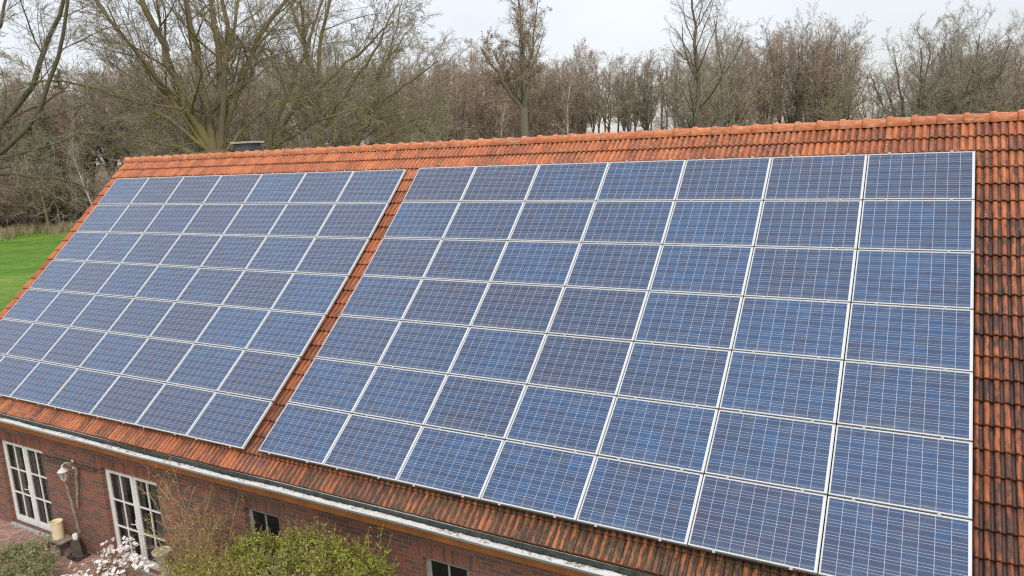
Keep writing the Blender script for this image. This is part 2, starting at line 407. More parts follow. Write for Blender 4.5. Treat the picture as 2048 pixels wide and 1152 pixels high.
# roof: tiles modelled one by one, two rolls to a tile
TX0, TW, CH = -11.47, .2165, .3423
NT = 120
def tile_roof():
    rng = np.random.default_rng(5)
    prof = [(-.02, -.012), (.015, -.010), (.03, .004), (.06, .017), (.11, .025), (.19, .029), (.27, .026), (.325, .016), (.36, .002), (.42, -.003), (.49, -.002), (.525, .004),
            (.555, .017), (.60, .025), (.68, .029), (.77, .026), (.825, .016), (.86, .002), (.92, -.003), (.985, -.006)]
    u = np.array([q[0] for q in prof]); z = np.array([q[1] for q in prof]); n = len(u)
    trough = np.clip((.018 - z) / .016, 0, 1)
    V, F, R, TR, AGE, WET, MOSS, PALE = [], [], [], [], [], [], [], []
    base = 0
    for k in range(24):
        yb = .435 - k * CH; yt = yb + .375
        for i in range(NT):
            dx = rng.normal(0, .0012); dz = rng.normal(0, .0018); tl = rng.normal(0, .0025)
            x = TX0 + i * TW + u * TW + dx
            hb = zo_roof(yb) - .012 + z + .018 + dz + tl * (u - .5); ht = zo_roof(yt) - .034 + z + dz
            cx = TX0 + (i + .5) * TW; yy = yb + rng.normal(0, .0018)
            rows = [(yy + .035, hb - .020 - .2 * z), (yy - .003, hb - .012), (yy + .006, hb), (yy + .19, .5 * (hb + ht) + .0015), (yt, ht)]
            for Y, h in rows:
                h = np.broadcast_to(h, x.shape)
                V.append(np.stack([x, Y * cP - h * sP, Y * sP + h * cP + GZ], 1)); TR.append(trough)
            for r in range(4):
                b = base + r * n; j = np.arange(n - 1); F.append(np.stack([b + j, b + j + 1, b + n + j + 1, b + n + j], 1))
            q = rng.random(); R += [q] * (4 * (n - 1))
            low = np.clip((-yb) / 7.4, 0, 1); right = np.clip((cx + 1.5) / 9, 0, 1); fr = np.clip((cx - 9.5) / 1.2, 0, 1)
            eave = np.clip((low - .9) * 12, 0, 1); age = .26 + .30 * right + .68 * fr * np.clip((low + .06) * 2.6, 0, 1) + eave * (.34 + .72 * right) + .10 * low
            if -.45 < cx < .1: age += .22 + .2 * low
            age *= rng.uniform(.75, 1.2); wet = np.clip(fr * (low * 1.5 + .15) + np.clip((low - .9) * 12, 0, 1) * .6 * right + (.5 if -.4 < cx < .2 else 0) * low, 0, 1)
            moss = np.clip((low - .92) * 14, 0, 1) * np.clip((cx + 1) / 5, .1, 1)
            pale = np.clip((.18 - low) * 7, 0, 1) * (.55 if cx < 8 else .2) + np.clip((low - .93) * 14, 0, 1) * .4 * np.clip((1 - cx) / 6, 0, 1)
            for L, q in ((AGE, age), (WET, wet), (MOSS, moss), (PALE, pale)): L += [q] * (5 * n)
            base += 5 * n
    me = np_mesh('roof', np.concatenate(V), np.concatenate(F))
    fattr(me, 'rnd', R); fattr(me, 'trough', np.concatenate(TR), 'POINT')
    for nm, L in (('age', AGE), ('wet', WET), ('moss', MOSS), ('pale', PALE)): fattr(me, nm, L, 'POINT')
    try: me.set_sharp_from_angle(angle=rad(50))
    except Exception: pass
    return me
roof_me = tile_roof()
roof = hpart(link('roof', roof_me, M_tile))
RIDGE = LW(0, .90, -.10); RY = RIDGE.y; RZ = RIDGE.z
back = link('roof', roof_me, M_tile); back.parent = house
cx_ = TX0 + NT * TW / 2
back.matrix_parent_inverse = Matrix.Translation(-Vector(house.location))
back.location = (2 * cx_, 2 * RY, 0); back.rotation_euler = (0, 0, math.pi)
# battens / underlay below the tiles
def sheet(x0, x1, ya, yb, n, off, th):
    mb = MB(); ys = np.linspace(ya, yb, n)
    for i in range(n - 1):
        v = []
        for x in (x0, x1):
            for Y in (ys[i], ys[i + 1]):
                h = zo_roof(Y) + off; v += [LW(x, Y, h), LW(x, Y, h - th)]
        mb.add(v, [(0, 4, 6, 2), (1, 3, 7, 5), (0, 1, 5, 4), (2, 6, 7, 3), (0, 2, 3, 1), (4, 5, 7, 6)])
    return mb
ul = hpart(sheet(TX0 + .06, TX0 + NT * TW - .06, .86, -7.36, 10, -.075, .03).build('roof_boards', M_soffit))
ul2 = link('roof_boards', ul.data, M_soffit); ul2.parent = house; ul2.matrix_parent_inverse = back.matrix_parent_inverse
ul2.location = back.location; ul2.rotation_euler = back.rotation_euler
# ridge caps
def ridge_caps():
    V, F, R = [], [], []; rng = np.random.default_rng(9); base = 0; L = .372; n = 13; x = TX0 - .04
    while x < TX0 + NT * TW:
        tilt = rng.normal(0, .003); q = rng.random()
        prof = [(0, .125), (.012, .134), (.05, .136), (.085, .134), (.098, .118), (L * .55, .112), (L + .03, .108)]
        sec = []
        for (dx, r) in prof:
            an = np.linspace(-.12, math.pi + .12, n); y = RY + r * 1.02 * np.cos(an); zz = RZ - .075 + r * 1.12 * np.sin(an) + tilt
            sec.append(np.stack([np.full(n, x + dx), y, zz], 1))
        sec.insert(0, sec[0] * [1, 1, 1] + np.array([0, 0, -.02]))
        for s_ in sec: V.append(s_)
        for r in range(len(sec) - 1):
            b = base + r * n; j = np.arange(n - 1); F.append(np.stack([b + j, b + n + j, b + n + j + 1, b + j + 1], 1)); R += [q * .6] * (n - 1)
        base += n * len(sec); x += L
    me = np_mesh('ridge_cap', np.concatenate(V), np.concatenate(F)); fattr(me, 'rnd', R); nv = len(me.vertices)
    for nm, q in (('trough', 0), ('age', .2), ('wet', 0), ('moss', 0), ('pale', 1.0)): fattr(me, nm, [q] * nv, 'POINT')
    try: me.set_sharp_from_angle(angle=rad(50))
    except Exception: pass
    return me
hpart(link('ridge_cap', ridge_caps(), M_tile))
# fascia, soffit, gutter
X0, X1 = TX0 + .02, TX0 + NT * TW - .02
mb = MB(); mb.box(X0, X1, -5.335, -5.30, GZ - 5.464, GZ - 5.05); hpart(mb.build('fascia', M_fascia, bevel=.004))
mb = MB(); mb.box(X0 + .01, X1 - .01, -5.298, -4.95, GZ - 5.40, GZ - 5.375); hpart(mb.build('soffit', M_soffit))
def gutter():
    sec = []; cy, cz, r = -5.59, GZ - 5.075, .088
    for i in range(15):
        a = math.pi + i * math.pi / 14; sec.append((cy + r * math.cos(a), cz + r * math.sin(a)))
    sec = [(cy - r - .006 + .014 * math.cos(t), cz + .004 + .014 * math.sin(t)) for t in np.linspace(0, 1.9 * math.pi, 10)] + sec + [(cy + r, cz + .06)]
    xs = np.linspace(X0 - .06, X1 + .06, 60); mb = MB(); n = len(sec); vs = []
    for x in xs:
        dz = .008 * math.sin(x * .7) + .004 * math.sin(x * 2.3); vs += [(x, y, z + dz) for y, z in sec]
    fs = [(i * n + j, i * n + j + 1, (i + 1) * n + j + 1, (i + 1) * n + j) for i in range(59) for j in range(n - 1)]
    mb.add(vs, fs); return mb
g_ = hpart(gutter().build('gutter', M_zinc, smooth=True))
md = g_.modifiers.new('thick', 'SOLIDIFY'); md.thickness = .0025
rng = random.Random(3); mb = MB(); xs = np.linspace(X0, X1, 520); vs = []; fs = []
for i, x in enumerate(xs):
    e = .009 * math.sin(x * .7) + .004 * math.sin(x * 2.3); w = .012 * math.sin(x * 3.1) + rng.uniform(-.012, .012)
    vs += [(x, -5.669, GZ - 5.083 + e), (x, -5.62, GZ - 5.085 + e + rng.uniform(-.004, .006)), (x, -5.56 + w, GZ - 5.083 + e + rng.uniform(-.004, .004)), (x, -5.535 + w * .6, GZ - 5.10 + e)]
for i in range(len(xs) - 1):
    for j in range(3): fs.append((4 * i + j, 4 * i + 4 + j, 4 * i + 5 + j, 4 * i + 1 + j))
mb.add(vs, fs); o = mb.build('gutter_sheen_debris', M_sheen_debris, smooth=True); o.parent = g_  # near-white colour stands in for the sky mirrored in the gutter
mb = MB(); mb.add([(X0, -5.512, GZ - 5.02), (X1, -5.512, GZ - 5.02), (X1, -5.52, GZ - 5.13), (X0, -5.52, GZ - 5.13), (X0, -5.55, GZ - 5.155), (X1, -5.55, GZ - 5.155)], [(0, 1, 2, 3), (3, 2, 5, 4)])
o = mb.build('drip_strip', M_darkgreen); o.parent = g_  # dark green strip between the tile edge and the gutter
# chimney: slate clad, concrete lid
c0 = at_dist(492, 20.9, 296)
def slate_mat():
    m = Mat('slate_cladding', .5, .4); o = m.coord(); f = m.noise(o, 3, 4)
    w = m.n('ShaderNodeTexBrick', offset=.5); w.inputs['Scale'].default_value = 1; w.inputs['Brick Width'].default_value = .16; w.inputs['Row Height'].default_value = .11; w.inputs['Mortar Size'].default_value = .004
    g = m.n('ShaderNodeCombineXYZ'); s_ = m.sep(o); m.l(m.math('ADD', s_[0], s_[1]), g.inputs[0]); m.l(s_[2], g.inputs[1]); m.l(g.outputs[0], w.inputs['Vector'])
    w.inputs['Color1'].default_value = (.045, .05, .06, 1); w.inputs['Color2'].default_value = (.085, .09, .105, 1); w.inputs['Mortar'].default_value = (.04, .045, .05, 1)
    m.base(w.outputs['Color']); return m.m
M_slate = slate_mat(); M_conc = plain('concrete_lid', (.40, .36, .31), .9, .2, 9)
CXC, CYC = -6.62, .02 + RY + .35
mb = MB(); mb.box(CXC - .26, CXC + .26, CYC - .26, CYC + .26, GZ - .3, GZ + .79)
ch = hpart(mb.build('chimney', M_slate, bevel=.01))
mb = MB(); mb.box(CXC - .325, CXC + .325, CYC - .325, CYC + .325, GZ + .79, GZ + .84); o = mb.build('chimney_lid', M_conc, bevel=.008); o.parent = ch

# ------------------------------------------------------------------ solar panels
PW, PH, GX, GY = 1.5158, 1.01, .016, .024
def cell_mat():
    m = Mat('silicon_cells', .09, .42); s_ = m.sep(m.coord('UV'))
    p, pv = .1612, .1588
    cu = m.math('DIVIDE', s_[0], p); cv = m.math('DIVIDE', s_[1], pv)
    fu = m.math('FRACT', cu); fv = m.math('FRACT', cv)
    iu = m.math('FLOOR', cu); iv = m.math('FLOOR', cv)
    oi = m.n('ShaderNodeObjectInfo'); rnd = oi.outputs['Random']
    cb = m.n('ShaderNodeCombineXYZ'); m.l(iu, cb.inputs[0]); m.l(iv, cb.inputs[1]); m.l(m.math('MULTIPLY', rnd, 91.7), cb.inputs[2])
    wn_ = m.n('ShaderNodeTexWhiteNoise', noise_dimensions='3D'); m.l(cb.outputs[0], wn_.inputs['Vector']); cr = wn_.outputs['Value']
    uvp = m.n('ShaderNodeCombineXYZ'); m.l(s_[0], uvp.inputs[0]); m.l(s_[1], uvp.inputs[1]); m.l(m.math('MULTIPLY', rnd, 31.3), uvp.inputs[2])
    gr = m.vor(uvp.outputs[0], 55, 'Color'); gr = m.sep(gr)[0]; soft = m.noise(uvp.outputs[0], 2.2, 4, .6)
    t = m.math('ADD', m.math('ADD', m.math('MULTIPLY', cr, .30), m.math('MULTIPLY', gr, .20)), m.math('MULTIPLY', soft, .5))
    t = m.math('ADD', t, m.mr(rnd, 0, 1, -.15, .15))
    c = m.ramp(t, [(.15, (.034, .044, .092)), (.42, (.026, .050, .110)), (.6, (.022, .058, .136)), (.85, (.021, .076, .180))])
    # busbars, gaps between cells, white backsheet edge
    d = m.math('MINIMUM', fu, m.math('SUBTRACT', 1, fu)); d2 = m.math('MINIMUM', fv, m.math('SUBTRACT', 1, fv))
    gapv = m.mr(d, .019, .013); gaph = m.mr(d2, .015, .010)
    bb = m.mr(m.math('ABSOLUTE', m.math('SUBTRACT', m.math('ABSOLUTE', m.math('SUBTRACT', fv, .5)), .25)), .0135, .0085)
    c = m.mix(m.math('MULTIPLY', bb, .7), c, (.44, .48, .56))
    c = m.mix(m.math('MULTIPLY', m.math('MAXIMUM', gapv, gaph), .72), c, (.48, .52, .60))
    inx = m.math('MULTIPLY', m.math('GREATER_THAN', s_[0], 0), m.math('LESS_THAN', s_[0], 9 * p)); iny = m.math('MULTIPLY', m.math('GREATER_THAN', s_[1], 0), m.math('LESS_THAN', s_[1], 6 * pv))
    c = m.mix(m.math('MULTIPLY', inx, iny), (.56, .585, .60), c)
    du = m.noise(m.coord('Object', (1, 1, 1)), 3, 6, .65)
    c = m.mix(m.mr(du, .5, .8, 0, .08), c, (.45, .42, .38))
    edge = m.math('MULTIPLY', m.mr(s_[1], .10, -.01, 0, .34), m.mr(m.noise(uvp.outputs[0], 6, 5, .7), .35, .7)); c = m.mix(edge, c, (.30, .30, .29)); m.base(c); m.rough(m.mr(du, .3, .8, .06, .2)); return m.m
M_cell = cell_mat()
M_alu = plain('anodised_frame', (.51, .52, .51), .42, .12, 3, .5, .1)
M_clamp = plain('clamp_metal', (.42, .40, .37), .45, .15, 30, .5, .3)
def frame_mesh():
    w, h, f, t = PW - GX, PH - GY, .010, .042; mb = MB()
    # local: x right, y up the slope, z normal; origin at the upper left corner of the pitch cell
    x0, x1, y1, y0 = GX / 2, GX / 2 + w, -GY / 2, -GY / 2 - h
    mb.box(x0, x1, y1 - f, y1, -t, 0); mb.box(x0, x1, y0, y0 + f, -t, 0)
    mb.box(x0, x0 + f, y0 + f, y1 - f, -t, 0); mb.box(x1 - f, x1, y0 + f, y1 - f, -t, 0)
    return mb.mesh('frame')
def glass_mesh():
    w, h, f = PW - GX, PH - GY, .008; x0, y1 = GX / 2 + f, -GY / 2 - f; x1, y0 = GX / 2 + w - f, -GY / 2 - h + f
    mb = MB(); mb.box(x0, x1, y0, y1, -.008, -.003); me = mb.mesh('cell_sheet'); u = me.uv_layers.new(name='UVMap')
    mx = .007; my = (y1 - y0 - 6 * .1588) / 2
    for i, l in enumerate(me.loops):
        v = me.vertices[l.vertex_index].co; u.data[i].uv = (v.x - x0 - mx, v.y - y0 - my)
    return me
fr_me, gl_me = frame_mesh(), glass_mesh()
fr_me.materials.append(M_alu); gl_me.materials.append(M_cell)
mbc = MB(); mbc.box(-.018, .018, -.020, .020, -.004, .005); mbc.lathe([(.008, .006), (.008, .012), (.004, .013)], n=8); cl_me = mbc.mesh('clamp'); cl_me.materials.append(M_clamp)
ORD = ['first', 'second', 'third', 'fourth', 'fifth', 'sixth', 'seventh']
rngp = random.Random(11)
for arr, (ox, oy) in enumerate(((0, 0), (-.3567 - 7 * PW, -.0294))):
    aname = ('near', 'far')[arr]
    for r in range(7):
        for c in range(7):
            x, y = ox + c * PW, oy - r * PH
            a = LW(x, y, zo_panel(x, y)); b = LW(x + PW, y, zo_panel(x + PW, y)); d = LW(x, y - PH, zo_panel(x, y - PH))
            ex = (b - a).normalized(); ey = (a - d); ey = (ey - ex * ey.dot(ex)).normalized(); ez = ex.cross(ey)
            rowt = 'row at the ridge' if r == 0 else 'row at the gutter' if r == 6 else ORD[r] + ' row below ridge'
            colt = ('column along the tile gap' if (c == 0) == (arr == 0) and c in (0, 6) else
                    ('column at right edge' if arr == 0 else 'column at left edge') if c in (0, 6) else
                    ORD[c if arr == 0 else 6 - c] + ' column from the tile gap')
            lab = f'solar panel, {("right" if arr == 0 else "left")} array, {rowt}, {colt}'
            e = empty('solar_panel', (0, 0, 0), lab, 'solar panel', 'solar panels on the ' + ('right' if arr == 0 else 'left') + ' half of the roof')
            e.matrix_world = Matrix(((ex.x, ey.x, ez.x, a.x), (ex.y, ey.y, ez.y, a.y), (ex.z, ey.z, ez.z, a.z + rngp.uniform(-.002, .002)), (0, 0, 0, 1)))
            link('frame', fr_me, None, e); link('cell_sheet', gl_me, None, e)
            for q in (.21, .79):
                k = link('clamp', cl_me, None, e, (PW * q + rngp.uniform(-.03, .03), -PH, 0))
                if r == 0: link('clamp', cl_me, None, e, (PW * q + rngp.uniform(-.03, .03), 0, 0))
M_rail = plain('rail_metal', (.10, .085, .07), .5, .3, 8, .5, .3)
for arr, ox in ((0, 0), (1, -.3567 - 7 * PW)):
    for yy, nm in ((-7.045, 'lower'), (-.06, 'upper')):
        mb = MB(); n = 14; xs = np.linspace(ox + .02, ox + 7 * PW - .02, n)
        for i in range(n - 1):
            v = []
            for x in (xs[i], xs[i + 1]):
                for dy, dh in ((-.02, -.046), (.02, -.046), (.02, -.09), (-.02, -.09)): v.append(LW(x, yy + dy, zo_panel(x, yy) + dh))
            mb.add(v, [(0, 1, 5, 4), (1, 2, 6, 5), (2, 3, 7, 6), (3, 0, 4, 7)] + ([(0, 3, 2, 1)] if i == 0 else []) + ([(4, 5, 6, 7)] if i == n - 2 else []))
        o = mb.build('mounting_rail', M_rail)
        tag(o, f'grey metal rail under the {nm} edge of the ' + ('wider right' if arr == 0 else 'left') + ' panel array', 'rail', 'panel mounting rails')

# ------------------------------------------------------------------ ground
def grass_mat():
    m = Mat('meadow_grass', .8, .2); o = m.coord(); f = m.noise(o, .10, 7, .7); f2 = m.noise(o, .9, 7, .75); f3 = m.noise(o, 25, 3, .7)
    c = m.ramp(m.math('ADD', m.math('MULTIPLY', f, .6), m.math('MULTIPLY', f2, .4)), [(.40, (.052, .135, .010)), (.5, (.095, .205, .016)), (.60, (.19, .27, .045))])
    c = m.mix(m.mr(f3, .35, .75, 0, .5), c, (.03, .09, .008)); m.base(c); m.bump(f3, .8, .05); return m.m
M_meadow = grass_mat()
M_floor = plain('leaf_litter', (.15, .115, .08), .95, .45, .7, .1, 0, .5)
M_soil = plain('planting_soil', (.09, .065, .045), .95, .4, 6, .1, 0, .8)
mb = MB(); mb.add([(-2500, -2500, 0), (2500, -2500, 0), (2500, 2500, 0), (-2500, 2500, 0)], [(0, 1, 2, 3)])
tag(mb.build('ground', M_meadow), kind='structure')
def sheet_xy(name, pts, z, mat, uv=False):
    mb = MB(); mb.add([(x, y, z) for x, y in pts], [tuple(range(len(pts)))]); me = mb.mesh(name)
    if uv:
        u = me.uv_layers.new(name='UVMap')
        for i, l in enumerate(me.loops): v = me.vertices[l.vertex_index].co; u.data[i].uv = (v.x * .8 + v.y * .6, v.y * .8 - v.x * .6)
    return tag(link(name, me, mat), kind='structure')
sheet_xy('terrace_paving', [(-14, -12), (-2.9, -12), (-2.9, -5.0), (-14, -5.0)], .012, M_paver, True)
sheet_xy('planting_bed', [(-2.9, -12), (15, -12), (15, -5.0), (-2.9, -5.0)], .008, M_soil)
# woodland floor along the far side
edge = []
for px in range(-700, 2900, 100):
    p = at_dist(px, 121 + 5 * math.sin(px * .013)); edge.append((p[0], p[1]))
far = [tuple(at_dist(px, 2300)[:2]) for px in range(-700, 2900, 100)][::-1]
sheet_xy('woodland_floor', edge + far, .03, M_floor)

# ------------------------------------------------------------------ trees
def bark_mat(name, a, b, moss, mo=.5, sc=1.0):
    m = Mat(name, .9, .15); o = m.coord('Object', (6 * sc, 6 * sc, 1.2 * sc)); f = m.noise(o, 2.5, 6, .7); g = m.noise(m.coord('Object', (.5, .5, .5)), 1.2, 4)
    c = m.mix(m.mr(f, .3, .7), a, b); c = m.mix(m.math('MULTIPLY', m.mr(g, .42, .62), mo), c, moss); m.base(c); m.bump(f, .7, .03); return m.m
M_oakbark = bark_mat('mossy_oak_bark', (.12, .095, .062), (.24, .195, .13), (.25, .21, .065), .75)
M_oaktwig = bark_mat('oak_twig', (.25, .205, .155), (.36, .30, .23), (.31, .265, .14), .4)
M_darkbark = bark_mat('dark_bark', (.085, .068, .054), (.18, .15, .12), (.13, .12, .06), .5)
M_greybark = bark_mat('grey_bark', (.12, .10, .08), (.22, .19, .155), (.17, .155, .09), .4)
M_browntwig = bark_mat('brown_twig', (.31, .235, .18), (.44, .345, .27), (.35, .28, .19), .4)
M_redtwig = bark_mat('reddish_twig', (.31, .22, .17), (.43, .32, .25), (.34, .265, .19), .4)
M_greytwig = bark_mat('grey_twig', (.27, .23, .185), (.39, .335, .28), (.31, .275, .19), .4)
M_olivetwig = bark_mat('olive_twig', (.28, .23, .165), (.38, .32, .235), (.33, .285, .165), .4)
M_birch = bark_mat('white_birch_bark', (.30, .28, .25), (.62, .6, .56), (.16, .13, .1), .35, 2)
M_ivy = plain('ivy_leaf', (.045, .075, .022), .5, .5, 3, .4)
M_dead = plain('dead_brown_leaf', (.25, .125, .06), .8, .3, 4)

def poly(P0, D, L, k, rng, wig, up, curve=None):
    N = len(P0); P = np.empty((N, k, 3)); P[:, 0] = P0; d = D.copy(); st = (L / (k - 1))[:, None]
    for i in range(1, k):
        d = d + rng.normal(0, wig, (N, 3)); d[:, 2] += up; d /= np.linalg.norm(d, axis=1, keepdims=True) + 1e-9
        P[:, i] = P[:, i - 1] + d * st
    return P
def children(P, R, rng, n, t0=.2, t1=1, ang=(50, 14), lr=.45, fall=.5, rr=.6, k=4, wig=.18, up=.05, rmin=.004, Labs=None, tip=.35):
    N, kk, _ = P.shape; pi = np.repeat(np.arange(N), n); M = len(pi)
    t = t0 + (t1 - t0) * ((np.tile(np.arange(n), N) + rng.random(M)) / n)
    s = t * (kk - 1); i = np.minimum(s.astype(int), kk - 2); f = (s - i)[:, None]
    A, B = P[pi, i], P[pi, i + 1]; pos = A + (B - A) * f; T = B - A; T /= np.linalg.norm(T, axis=1, keepdims=True) + 1e-9
    pr = R[pi, i] + (R[pi, i + 1] - R[pi, i]) * f[:, 0]
    v = rng.normal(0, 1, (M, 3)); v -= (v * T).sum(1, keepdims=True) * T; v /= np.linalg.norm(v, axis=1, keepdims=True) + 1e-9
    a = np.radians(np.clip(rng.normal(ang[0], ang[1], M), 8, 100))[:, None]; D = np.cos(a) * T + np.sin(a) * v
    PL = np.linalg.norm(np.diff(P, axis=1), axis=2).sum(1)[pi]
    L = (PL * lr if Labs is None else np.full(M, Labs)) * (1 - fall * t) * rng.uniform(.55, 1.25, M)
    C = poly(pos, D, L, k, rng, wig, up)
    r0 = np.maximum(pr * rr * rng.uniform(.75, 1.1, M), rmin); CR = r0[:, None] * np.linspace(1, tip, k)[None]
    return C, np.maximum(CR, rmin * .8)
def smooth_limb(pts, r0, r1, k=14):
    pts = np.array(pts, float); d = np.r_[0, np.cumsum(np.linalg.norm(np.diff(pts, axis=0), axis=1))]; t = np.linspace(0, d[-1], k)
    P = np.stack([np.interp(t, d, pts[:, j]) for j in range(3)], 1); Q = P.copy()
    for _ in range(2): Q[1:-1] = .25 * Q[:-2] + .5 * Q[1:-1] + .25 * Q[2:]
    return Q, np.linspace(r0, r1, k)
def join(parts):
    V, F, b = [], [], 0
    for v, f in parts: V.append(v); F.append(f + b); b += len(v)
    return np.concatenate(V), np.concatenate(F)
def leaves(P, rng, n, size, spread=0.03, mat_jit=.3):
    """n small folded leaves scattered along polylines P"""
    N, k, _ = P.shape; pi = rng.integers(0, N, n); s = rng.random(n) * (k - 1); i = np.minimum(s.astype(int), k - 2); f = (s - i)[:, None]
    c = P[pi, i] + (P[pi, i + 1] - P[pi, i]) * f + rng.normal(0, spread, (n, 3))
    a = rng.normal(0, 1, (n, 3)); a /= np.linalg.norm(a, axis=1, keepdims=True); b = np.cross(a, rng.normal(0, 1, (n, 3))); b /= np.linalg.norm(b, axis=1, keepdims=True) + 1e-9
    sz = size * rng.uniform(.6, 1.3, n)[:, None]
    V = np.stack([c - a * sz, c + b * sz * .5, c + a * sz, c - b * sz * .5], 1).reshape(-1, 3); F = np.arange(4 * n).reshape(-1, 4)
    return V, F

def make_tree(root_name, label, cat, group, trunk_parts, crown_parts, m_trunk, m_crown, loc=(0, 0, 0), extra=None):
    e = empty(root_name, loc, label, cat, group)
    V, F = join(trunk_parts); link('trunk', np_mesh('trunk', V, F), m_trunk, e)
    V, F = join(crown_parts); link('crown', np_mesh('crown', V, F), m_crown, e)
    if extra:
        for nm, (V, F), mt in extra: link(nm, np_mesh(nm, V, F, False), mt, e)
    return e
RV = CAM_R[0].copy(); RV[2] = 0; RV /= np.linalg.norm(RV)       # across the view, for shaping the crowns seen in the photo
DV = np.array([-RV[1], RV[0], 0])

def hero(name, label, px, py, dist, limbs, seed, m_t=None, m_c=None, dens=1.0, twig=.0075, trunk_r=.55, stem_from=0.0, group=None, cat='tree', up=.03, l1=16, l1len=.42):
    """a large broad tree: main limbs given as (across, up) pixel offsets seen from the terrace, with a depth of their own in metres"""
    rng = np.random.default_rng(seed); base = at_dist(px, dist, py); sc = dist / F_PX; fork = np.array([0, 0, base[2]])
    tp = []; LP = []; LR = []
    P, R = smooth_limb([(0, 0, 0), (.15, .05, base[2] * .5), fork], trunk_r * 1.25, trunk_r, 8); tp.append(tubes(P[None], R[None], 12))
    for pts, r0, r1, dep in limbs:
        q = [fork - np.array([0, 0, .5])] if stem_from == 0 else []
        for j, (dx, dy) in enumerate(pts):
            u = (j + 1) / len(pts); q.append(fork + RV * dx * sc + np.array([0, 0, -dy * sc]) + DV * dep * u)
        P, R = smooth_limb(q, r0 * .66, r1 * .62, 14); P[1:-1] += rng.normal(0, .06, (12, 3)); tp.append(tubes(P[None], R[None], 9)); LP.append(P); LR.append(R)
    LP, LR = np.array(LP), np.array(LR)
    A, AR = children(LP, LR, rng, int(l1 * dens), .12, 1, (44, 14), l1len, .45, .34, 7, .13, up, .014); tp.append(tubes(A, AR, 6))
    B, BR = children(A, AR, rng, int(9 * dens), .12, 1, (40, 14), .44, .4, .46, 6, .13, up, .009)
    C, CR = children(B, BR, rng, 7, .15, 1, (38, 14), .50, .3, .6, 4, .14, up, twig)
    D, DR = children(C, CR, rng, 3, .2, 1, (34, 14), .6, .3, .75, 3, .14, up, twig * .85)
    return make_tree(name, label, cat, group, tp, [tubes(B, BR, 4), tubes(C, CR, 3), tubes(D, DR, 3)], m_t or M_oakbark, m_c or M_oaktwig, (base[0], base[1], 0))

hero('oak_tree', 'big many-stemmed mossy oak rising behind the chimney', 430, 300, 38,
     [([(-30, -60), (-45, -130), (-70, -220), (-95, -330), (-110, -420)], .36, .10, -1.5), ([(-8, -70), (-18, -170), (-28, -290), (-32, -430)], .34, .10, .6),
      ([(16, -90), (10, -190), (0, -300), (-4, -430)], .30, .09, 2.2), ([(42, -110), (60, -200), (72, -300), (90, -420)], .24, .07, -2.0),
      ([(28, -60), (62, -150), (112, -225), (175, -290), (230, -340)], .30, .07, 1.5), ([(-40, -40), (-100, -85), (-150, -110), (-200, -130), (-250, -120)], .17, .05, -3),
      ([(-50, -70), (-120, -150), (-175, -230), (-225, -300), (-270, -350)], .22, .05, 2.5), ([(-60, -8), (-130, -28), (-190, -42), (-260, -36)], .14, .04, -1.0),
      ([(-70, -120), (-110, -200), (-140, -270), (-165, -350)], .17, .05, -3.5), ([(60, -50), (110, -90), (160, -95), (205, -120)], .13, .04, 3.5),
      ([(-45, 10), (-95, -10), (-150, 8), (-205, 20)], .15, .04, 2.0), ([(20, -140), (30, -230), (44, -320), (50, -420)], .2, .06, 4)], 21)
hero('oak_tree', 'bare oak with two long limbs leaning up to the right beside the chimney', 520, 330, 41,
     [([(20, -40), (75, -105), (140, -150), (200, -195), (265, -250)], .24, .06, 1), ([(35, -35), (100, -60), (160, -85), (215, -90)], .2, .05, -1.5),
      ([(40, -100), (90, -190), (130, -290), (160, -380)], .2, .06, 2)], 22, trunk_r=.4, dens=1.0)
hero('oak_tree', 'upright bare tree with forking grey-green stems right of the big oak', 640, 290, 47,
     [([(0, -80), (-8, -160), (-30, -240), (-60, -330)], .3, .08, 1), ([(10, -100), (25, -190), (60, -280), (100, -360)], .27, .07, -1.5), ([(-25, -60), (-70, -130), (-110, -200), (-130, -290)], .2, .05, 2),
      ([(30, -60), (85, -110), (140, -170), (180, -230)], .2, .05, -3), ([(40, -30), (100, -55), (170, -70)], .16, .04, 2.5), ([(5, -120), (5, -210), (20, -330)], .22, .07, -3)], 23, trunk_r=.5, dens=.95)
hero('oak_tree', 'broad olive-twigged tree with a crooked leaning trunk right of the oaks', 700, 300, 52,
     [([(30, -45), (65, -90), (60, -140), (85, -190)], .3, .07, 1), ([(55, -80), (110, -105), (150, -130), (185, -150)], .22, .05, -2), ([(40, -60), (110, -65), (160, -95)], .2, .05, 3),
      ([(50, -110), (95, -170), (140, -215)], .2, .05, -1), ([(10, -70), (-20, -140), (-30, -220)], .18, .05, 2), ([(75, -30), (140, -30), (195, -50)], .15, .04, 0),
      ([(110, -50), (170, -60), (215, -90)], .14, .04, 2), ([(70, -130), (110, -200), (130, -260)], .16, .04, -2)], 24, M_oakbark, M_olivetwig, .95, trunk_r=.45)
hero('oak_tree', 'tree with two dark limbs slanting in across the upper left corner', -185, 330, 42,
     [([(110, -20), (200, -100), (240, -185), (285, -270), (330, -360)], .26, .07, 1.0), ([(130, 10), (225, -60), (270, -140), (305, -220), (370, -330)], .22, .06, -1.2),
      ([(100, -120), (160, -220), (170, -320)], .22, .06, 2), ([(130, 0), (230, -35), (300, -30), (342, -60)], .13, .03, 2), ([(120, -190), (200, -250), (220, -320), (270, -380)], .15, .04, -2),
      ([(160, 20), (240, 45), (285, 80), (320, 130)], .12, .03, 3)], 25, M_darkbark, M_greytwig, .9, trunk_r=.6, l1=11, l1len=.34)
